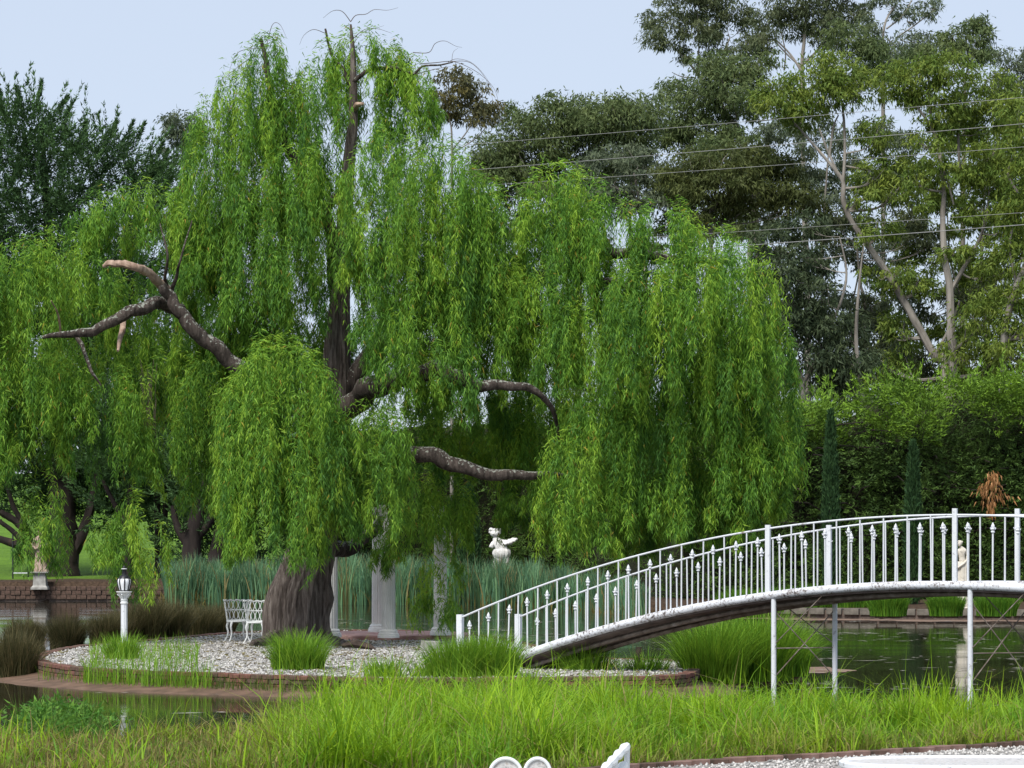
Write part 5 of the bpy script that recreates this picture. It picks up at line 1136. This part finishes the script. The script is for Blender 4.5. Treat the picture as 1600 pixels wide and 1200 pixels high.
# ------------------------------------------------------------------ reeds, rushes, grass
def blade_obj(name, parts_, parent=None, off=(0, 0, 0), mat=None):
    V_ = np.concatenate([p[0] for p in parts_]); C_ = np.concatenate([p[2] for p in parts_]); Fs = []; o_ = 0
    for p in parts_: Fs.append(p[1] + o_); o_ += len(p[0])
    return link(name, np_mesh(name, V_ - np.array(off, dtype=np.float32), np.concatenate(Fs), C_), mat or M_blade, parent)
def reed_bed(px0, px1, n, label, hmean):
    d0 = rng.uniform(112, 119.5, n); px = rng.uniform(px0, px1, n); x = (px - 800) / F * d0
    fy = far_y(x); d0 = fy - rng.random(n) ** 1.3 * 5.5; x = (px - 800) / F * d0
    hh = np.interp(px, *hmean) * (0.74 + 0.36 * rng.random(n)) * (1 + 0.09 * np.sin(px * .13) + .06 * np.sin(px * .37 + 1))
    P = np.stack([x, d0, np.full(n, -0.15)], 1)
    t = rng.random((n, 1)); col = np.array([.075, .17, .1]) * (1 - t) + np.array([.17, .3, .14]) * t
    col *= (1 + .22 * np.sin(px * .09 + 2) + .12 * np.sin(px * .31))[:, None]; o_ = rng.random(n) < .08 + .1 * (np.sin(px * .05) > .8); col[o_] = (.26, .22, .09)
    pr = [blades(P, hh, .05 + .03 * rng.random(n), .1 + .22 * rng.random(n), col, 3, 2.2)]
    m2 = n // 4; P2 = P[:m2] + rng.normal(size=(m2, 3)) * [.15, .15, 0]; pr.append(blades(P2, hh[:m2] * .4, np.full(m2, .05), .2 + .4 * rng.random(m2), np.tile([[.24, .2, .06]], (m2, 1)) * (0.6 + .6 * rng.random((m2, 1))), 3, 2))
    return tag(blade_obj('reeds', pr), label, kind='stuff')
reed_bed(258, 470, 5200, 'blue green bulrush bed beyond the chairs', ([258, 300, 360, 470], [1.9, 2.0, 1.85, 2.0]))
reed_bed(480, 1010, 10500, 'blue green bulrush bed beyond the white columns', ([480, 520, 560, 640, 700, 770, 850, 900, 1010], [1.9, 1.9, 2.2, 2.0, 2.05, 1.95, 1.8, 1.6, 1.3]))

def tussock(name, px, py, z, rw, hh, n, base, alt, label, cat, group, lean=(.15, .75), wd=.012, seg=3, stiff=1.8):
    g_ = G(px, py, z); P = np.zeros((n, 3)); a_ = rng.random(n) * 6.28; r_ = np.sqrt(rng.random(n)) * rw
    P[:, 0] = g_.x + np.cos(a_) * r_; P[:, 1] = g_.y + np.sin(a_) * r_; P[:, 2] = z - .05
    az = a_ + rng.normal(size=n) * 0.7
    ln = lean[0] + (lean[1] - lean[0]) * (0.25 * rng.random(n) + 0.75 * (r_ / rw) * rng.random(n))
    H = hh * (0.6 + 0.45 * rng.random(n)) * (1.05 - 0.25 * (r_ / rw))
    root = empty(name, (g_.x, g_.y, z - .03), label, cat, group)
    blade_obj('leaves', [blades(P, H, wd * (.7 + .6 * rng.random(n)), ln, vary(n, base, alt, 1.0, .5), seg, stiff, az)], root, origin(root))
    MB().lathe([(rw * .8, z - .1), (rw * .7, z - .01), (rw * .2, z + .03)], 10, (g_.x, g_.y, 0)).build('root_clump', M_mud, root)
    return root
RB, RA = (0.055, 0.062, 0.025), (0.2, 0.165, 0.075)
for px, py, rw, hh, lab in ((20, 1058, .45, .82, 'big brown rush tussock at the tip of the island wall'), (105, 1012, .42, .72, 'dark round rush tussock behind the island tip'), (40, 1006, .5, .6, 'low rush tussock standing in water beyond the island tip'), (165, 1001, .45, .68, 'rush tussock between the round tussock and the lamp post'),
                            (232, 995, .5, .95, 'tall dark rush tussock right behind the lamp post'), (268, 993, .5, .9, 'dark rush tussock just past the lamp post'), (312, 990, .5, .75, 'brownish rush tussock nearer the chairs'), (345, 988, .45, .72, 'brownish rush tussock touching the white chairs'), (195, 996, .45, .7, 'rush tussock screened by the lamp post')):
    tussock('rush_tussock', px, py, 0.02, rw * .85, hh * 1.35, 1900, RB, RA, lab, 'rush', 'rush tussocks round the island', (.04, .8), .014, 3, 1.7)
GB, GA = (0.1, 0.24, 0.02), (0.25, 0.42, 0.035)
for px, py, z, rw, hh, n_, lab in ((466, 1046, .28, .42, .62, 1500, 'bright green grass clump in front of the willow trunk'), (600, 1058, .28, .3, .36, 350, 'small thin grass clump in front of the pavilion'), (715, 1058, .28, .45, .62, 1500, 'grass clump round the lowest bridge post'), (765, 1060, .25, .42, .7, 1600, 'tall grass clump at the foot of the bridge ramp'), (190, 1030, .28, .3, .5, 500, 'grass clump growing round the lamp post'),
                                   (915, 1068, .05, .34, .72, 1000, 'dark grass clump in the shade under the bridge'), (1010, 1068, .05, .3, .55, 600, 'small sedge clump beside the dark stake under the bridge'), (960, 1066, .05, .22, .45, 300, 'thin sedge clump between the two shaded clumps'),
                                   (1115, 1062, .1, .55, .95, 2600, 'big bright grass mound touching the island end'), (1180, 1058, .1, .62, 1.05, 3200, 'biggest bright grass mound behind the first bridge leg'), (1232, 1052, .1, .35, .8, 1300, 'outer grass mound behind the bridge legs'), (670, 1058, .28, .3, .32, 350, 'short grass tuft between pavilion and bridge')):
    tussock('grass_clump', px, py, z, rw, hh * 1.42, int(n_ * .7), GB, GA, lab, 'grass clump', 'grass clumps on the island', (.12, .95), .019)
for px, rw, hh, lab in ((1270, .9, 1.05, 'grass clump on the far bank seen past the first bridge leg'), (1325, .8, 1.1, 'leafy grass clump on the far bank between the bridge legs'), (1388, .55, .95, 'rounded grass clump on the far stone edging'), (1478, .5, .85, 'grass clump beside the lady statue pedestal'), (1557, .6, .85, 'grass clump past the statue pedestal'), (1216, .8, .95, 'grass clump on the far bank above the big mound'), (1160, .8, .9, 'far bank grass clump near the willow curtain')):
    gg = G(px, 958, .3); tussock('grass_clump', px, 960 if px > 1340 else 953, .25, rw, hh, 1500, (0.07, 0.19, 0.02), (0.17, 0.32, 0.03), lab, 'grass clump', 'grass clumps on the far bank', (.1, .6), .03)

# weeds along the island wall, and the tall grass of the near bank
def fringe(n, pxr, yoff, hh, base, alt, wd=.011, lean=(.05, .7), z=.07):
    idx_ = rng.integers(0, len(base_pts), n); P = base_pts[idx_] + rng.normal(size=(n, 3)) * [.2, .1, 0]; P[:, 2] = z
    k_ = np.ones(n, bool)
    px_ = 800 + F * P[:, 0] / P[:, 1]; k_ = (px_ > pxr[0]) & (px_ < pxr[1]); P = P[k_]; m_ = len(P)
    return blades(P, hh * (.35 + .65 * rng.random(m_)), np.full(m_, wd), lean[0] + (lean[1] - lean[0]) * rng.random(m_), vary(m_, base, alt, 1, .4), 3, 1.8)
fr_pts = [p for p, an in resample(base, 0.05) if True]
base_pts = np.array([(p.x, p.y, .04) for p in [Vector((q.x, q.y, 0)) for q in fr_pts] if p.y < 53])
# push outwards a little, towards the near bank
base_pts[:, 1] -= 0.22
wp = [fringe(6000, (130, 330), 0, .62, GB, GA), fringe(1400, (60, 140), 0, .34, (.06, .12, .02), GA), fringe(4200, (330, 480), 0, .34, (.06, .1, .02), (.13, .2, .03)), fringe(5600, (480, 760), 0, .42, (.06, .11, .02), (.14, .22, .03)), fringe(900, (840, 1080), 0, .3, (.05, .11, .02), GA)]
m_ = 900; px_ = rng.uniform(140, 310, m_); py_ = rng.uniform(1012, 1046, m_); P = np.array([G(a_, b_, ISZ - .02) for a_, b_ in zip(px_, py_)]); wp.append(blades(P, .12 + .3 * rng.random(m_), np.full(m_, .012), .1 + .6 * rng.random(m_), vary(m_, GB, GA, 1, .4), 3, 1.8))
m_ = 260; px_ = rng.uniform(420, 760, m_); py_ = rng.uniform(1030, 1058, m_); P = np.array([G(a_, b_, ISZ - .02) for a_, b_ in zip(px_, py_)]); wp.append(blades(P, .06 + .2 * rng.random(m_), np.full(m_, .012), .1 + .6 * rng.random(m_), vary(m_, GB, GA, 1, .4), 3, 1.8))
tag(blade_obj('weeds', wp), 'thin green weeds along the island wall', kind='stuff')

def bank_grass():
    nc = 3700; per = 25                                   # tufts of blades fanning out from a common foot
    yc = rng.uniform(26, 41, nc); pc_ = rng.uniform(-60, 1680, nc); xc = (pc_ - 800) / F * yc
    tone = rng.random(nc); pm = np.sin(xc * 2.3 + yc * .9) + np.sin(yc * 2.7 - xc * 1.1 + 1.3) + .6 * np.sin(xc * 5.1 + 2)   # hummocks and thin places
    hc = np.clip(0.62 + 0.5 * rng.random(nc) + 0.2 * pm, .3, 1.35); fan = 0.03 + 0.12 * rng.random(nc); own = rng.random(nc) * 6.28
    i_ = np.repeat(np.arange(nc), per); n = len(i_)
    x = xc[i_] + rng.normal(size=n) * fan[i_]; y = yc[i_] + rng.normal(size=n) * fan[i_]; px = 800 + F * x / y
    ny = near_y(x); lim = np.interp(x, [p.x for p in ed_s], [p.y for p in ed_s], left=20, right=40) + 0.12
    leftk = smooth01((520 - px) / 150)                    # lower, drier growth on the muddy side
    k = (y < ny + 0.15 * rng.normal(size=n) - 0.3 * leftk) & (y > lim) & (y > 26.5) & (rng.random(n) < np.clip(.9 + .35 * pm[i_], .25, 1))
    i_, x, y, px, ny, lim, leftk = i_[k], x[k], y[k], px[k], ny[k], lim[k], leftk[k]; n = len(x)
    z = ground_z(x, y) - 0.03
    nearedge = smooth01((lim + 1.8 - y) / 1.6) * (px > 850)
    H = (0.3 + 0.34 * rng.random(n)) * hc[i_] * (1 - 0.62 * leftk) * (1 - 0.5 * nearedge) * np.where((px > 420) & (px < 900), 1.12, 1)
    tall = rng.random(n) < 0.05; H = np.where(tall, H * 1.5, H)
    lean = 0.12 + 1.3 * rng.random(n) ** 1.25
    az = np.where(rng.random(n) < .5, own[i_] + rng.normal(size=n) * .6, rng.random(n) * 6.28)
    t = np.clip(tone[i_] * .6 + .4 * rng.random(n) - .1 + .1 * pm[i_], 0, 1)[:, None]
    col = np.array([.085, .24, .016]) * (1 - t) + np.array([.33, .5, .022]) * t
    dry = np.clip(nearedge * .5 + leftk * .7 + 0.2 * (tone[i_] < .12), 0, .85)[:, None] * (rng.random((n, 1)) < .55); col = col * (1 - dry) + np.array([.24, .15, .075]) * dry
    straw = rng.random(n) < .05; col[straw] = np.array([.36, .29, .12])
    P = np.stack([x, y, z], 1)
    H = np.where((leftk > .5) & (rng.random(n) < .06), H * 2.2, H)
    parts_ = [blades(P, H, .012 + .013 * rng.random(n), lean, col, 3, 1.9, az)]
    m3 = 16000; y3 = rng.uniform(26, 36, m3); p3 = rng.uniform(-40, 1680, m3); x3 = (p3 - 800) / F * y3; l3 = np.interp(x3, [p.x for p in ed_s], [p.y for p in ed_s], left=20, right=40)
    k3 = (y3 < near_y(x3) - .2) & (y3 > l3 + .08); x3, y3 = x3[k3], y3[k3]; m3 = len(x3)
    parts_.append(blades(np.stack([x3, y3, ground_z(x3, y3) - .02], 1), .08 + .16 * rng.random(m3), np.full(m3, .012), .2 + .8 * rng.random(m3), vary(m3, (.1, .17, .025), (.22, .15, .07), 1, .5), 3))
    # broad-leaved herbs in the muddy corner
    m = 2600; px2 = rng.normal(92, 46, m); y2 = rng.uniform(32.6, 36.4, m); x2 = (px2 - 800) / F * y2; hh = rng.random(m) * (.62 - .0016 * np.abs(px2 - 92))
    z2 = np.maximum(ground_z(x2, y2), -.1) + hh
    g_ = leaf_quads(np.stack([x2, y2, z2], 1), rng.normal(size=(m, 3)) + [0, 0, .4], .07 + .06 * rng.random(m), .025 + .02 * rng.random(m), vary(m, (.05, .15, .02), (.14, .28, .04), 1, .4))
    tag(leaf_object('weeds', [g_], M_leaf, None, (0, 0, 0)), 'leafy green water weeds in the muddy corner', kind='stuff')
    mm = 500; pxs = rng.normal(92, 42, mm); ys_ = rng.uniform(32.6, 36.4, mm); xs_ = (pxs - 800) / F * ys_
    parts_.append(blades(np.stack([xs_, ys_, np.maximum(ground_z(xs_, ys_), -.2)], 1), .45 + .35 * rng.random(mm), np.full(mm, .01), .05 + .3 * rng.random(mm), vary(mm, (.06, .15, .02), (.14, .26, .04), 1, .4)))
    tag(blade_obj('grass', parts_), 'tall bright green grass on the near bank', kind='stuff')
bank_grass()

# ------------------------------------------------------------------ furniture at the near path
def heart_chair(px, py, d, label):
    c_ = W(px, py, d); gx_, gy_ = c_.x, c_.y; z0 = pz; root = empty('garden_chair', (gx_, gy_, z0), label, 'chair', None)
    zt_ = c_.z; H = zt_ - z0
    def lobe(cx, w_, h_, lean_):
        rim = []; n = 26
        for k in range(n + 1):
            q = math.pi * k / n; rim.append((gx_ + cx - math.cos(q) * w_, gy_ + lean_, zt_ - h_ + max(0.0, math.sin(q)) ** .8 * h_))
        rim = [(gx_ + cx - w_, gy_ + lean_, zt_ - h_ * 2.3)] + rim + [(gx_ + cx + w_ * .8, gy_ + lean_, zt_ - h_ * 2.3)]
        return rim
    for (cx, w_, h_) in ((-.083, .098, .13), (.105, .078, .115)):
        rim = lobe(cx, w_, h_, 0)
        MB().tube(rim, .011, 8).build('back_rim', M_timberedge if False else M_cast, root)
        MB().add([(p[0], p[1] + .005, p[2]) for p in rim] + [(p[0], p[1] + .02, p[2]) for p in rim], [tuple(range(len(rim))), tuple(range(2 * len(rim) - 1, len(rim) - 1, -1))]).build('back_panel', M_mosaic, root, smooth=False)
    MB().lathe([(.2, z0 + .43), (.215, z0 + .44), (.215, z0 + .465), (.2, z0 + .475), (.01, z0 + .478)], 28, (gx_, gy_ - .2, 0)).build('seat', M_cast, root)
    for sx in (-1, 1):
        MB().tube([(gx_ + sx * .15, gy_, zt_ - .28), (gx_ + sx * .15, gy_ - .03, z0 + .45), (gx_ + sx * .17, gy_ + .02, z0)], .013, 8).build('leg', M_cast, root)
        MB().tube([(gx_ + sx * .15, gy_ - .33, z0 + .45), (gx_ + sx * .17, gy_ - .38, z0)], .013, 8).build('leg', M_cast, root)
heart_chair(812, 1185, 4500 / 265.0, 'white garden chair with two round lobed stone patterned back beside the gravel')
def turned_chair(px, py, d, label):
    c_ = W(px, py, d); z0 = pz; root = empty('garden_chair', (c_.x, c_.y, z0), label, 'chair', None); zt_ = c_.z
    # back seen almost edge-on: lumpy cast top bar running away from the viewer
    ax = Vector((.16, .42, 0)); o0 = Vector((c_.x - .065, c_.y - .2, 0))
    for (zz, ln_) in ((zt_, 1.0), (zt_ - .11, .9)):
        q = MB()
        pts = [o0 + ax * (t_ / 24) * ln_ + Vector((0, 0, zz - .115 + .12 * (t_ / 24))) for t_ in range(25)]
        q.tube(pts, [.02 + .012 * abs(math.sin(t_ * math.pi / 6)) for t_ in range(25)], 8); q.build('back_rail', M_cast, root)
    for t_ in (0, .5, 1.0):
        p = o0 + ax * t_; MB().tube([(p.x - .01, p.y, z0 + .45), (p.x, p.y, zt_ - .115 + .12 * t_)], [.02, .017], 8, True, .2).build('back_upright', M_cast, root)
    for t_ in (.25, .75):
        p = o0 + ax * t_; MB().tube([(p.x - .01, p.y, zt_ - .4), (p.x + .015, p.y + .03, zt_ - .25), (p.x, p.y, zt_ - .2 + .1 * t_)], .014, 7, True, .2).build('back_scroll', M_cast, root)
    cs = o0 + ax * .5 + Vector((.22, -.08, 0))
    MB().lathe([(.21, z0 + .42), (.225, z0 + .43), (.225, z0 + .46), (.2, z0 + .47), (.01, z0 + .473)], 28, (cs.x, cs.y, 0)).build('seat', M_cast, root)
    for a_ in (.6, 2.2, 3.8, 5.4):
        x_, y_ = math.cos(a_), math.sin(a_)
        MB().tube(catmull([(cs.x + x_ * .17, cs.y + y_ * .17, z0 + .43), (cs.x + x_ * .2, cs.y + y_ * .2, z0 + .3), (cs.x + x_ * .17, cs.y + y_ * .17, z0 + .14), (cs.x + x_ * .23, cs.y + y_ * .23, z0)], sub=4), .018, 7).build('leg', M_cast, root)
turned_chair(958, 1170, 4500 / 258.0, 'white cast iron chair with lumpy scrolled back turned side on')
# long oval table
td = 4500 / 246.0; zt_ = 1.06; tx = (1303 - 800) / 246.0 + 0.95
tbl = empty('garden_table', (tx, td - .45, pz), 'long white rimmed stone topped garden table on the gravel', 'table')
def oval(a_, b_, z, n=56, e_=2.6):
    out = []
    for k in range(n):
        q = 2 * math.pi * k / n; c_, s2 = math.cos(q), math.sin(q)
        out.append((tx + a_ * math.copysign(abs(c_) ** (2 / e_), c_), td - .45 + b_ * math.copysign(abs(s2) ** (2 / e_), s2), z))
    return out
rm = MB(); rings = [oval(.95, .44, zt_ - .05), oval(.965, .455, zt_ - .035), oval(.965, .455, zt_ - .01), oval(.95, .44, zt_), oval(.92, .41, zt_), oval(.905, .395, zt_ - .012), oval(.905, .395, zt_ - .05)]
n = 56; vs = [p for r_ in rings for p in r_]
rm.add(vs, [(i * n + k, i * n + (k + 1) % n, ((i + 1) % 7) * n + (k + 1) % n, ((i + 1) % 7) * n + k) for i in range(7) for k in range(n)]); rm.build('rim', M_paint, tbl)
MB().add(oval(.906, .396, zt_ - .04) + oval(.906, .396, zt_ - .013), [tuple(range(55, -1, -1)), tuple(range(56, 112))]).build('table_top', M_mosaic, tbl, smooth=False)
for sx in (-.55, .55):
    MB().lathe([(.2, pz), (.2, pz + .04), (.06, pz + .1), (.05, pz + .35), (.07, pz + .45), (.05, pz + .6), (.16, zt_ - .06), (.16, zt_ - .03)], 20, (tx + sx, td - .45, 0)).build('pedestal_leg', M_paint, tbl)
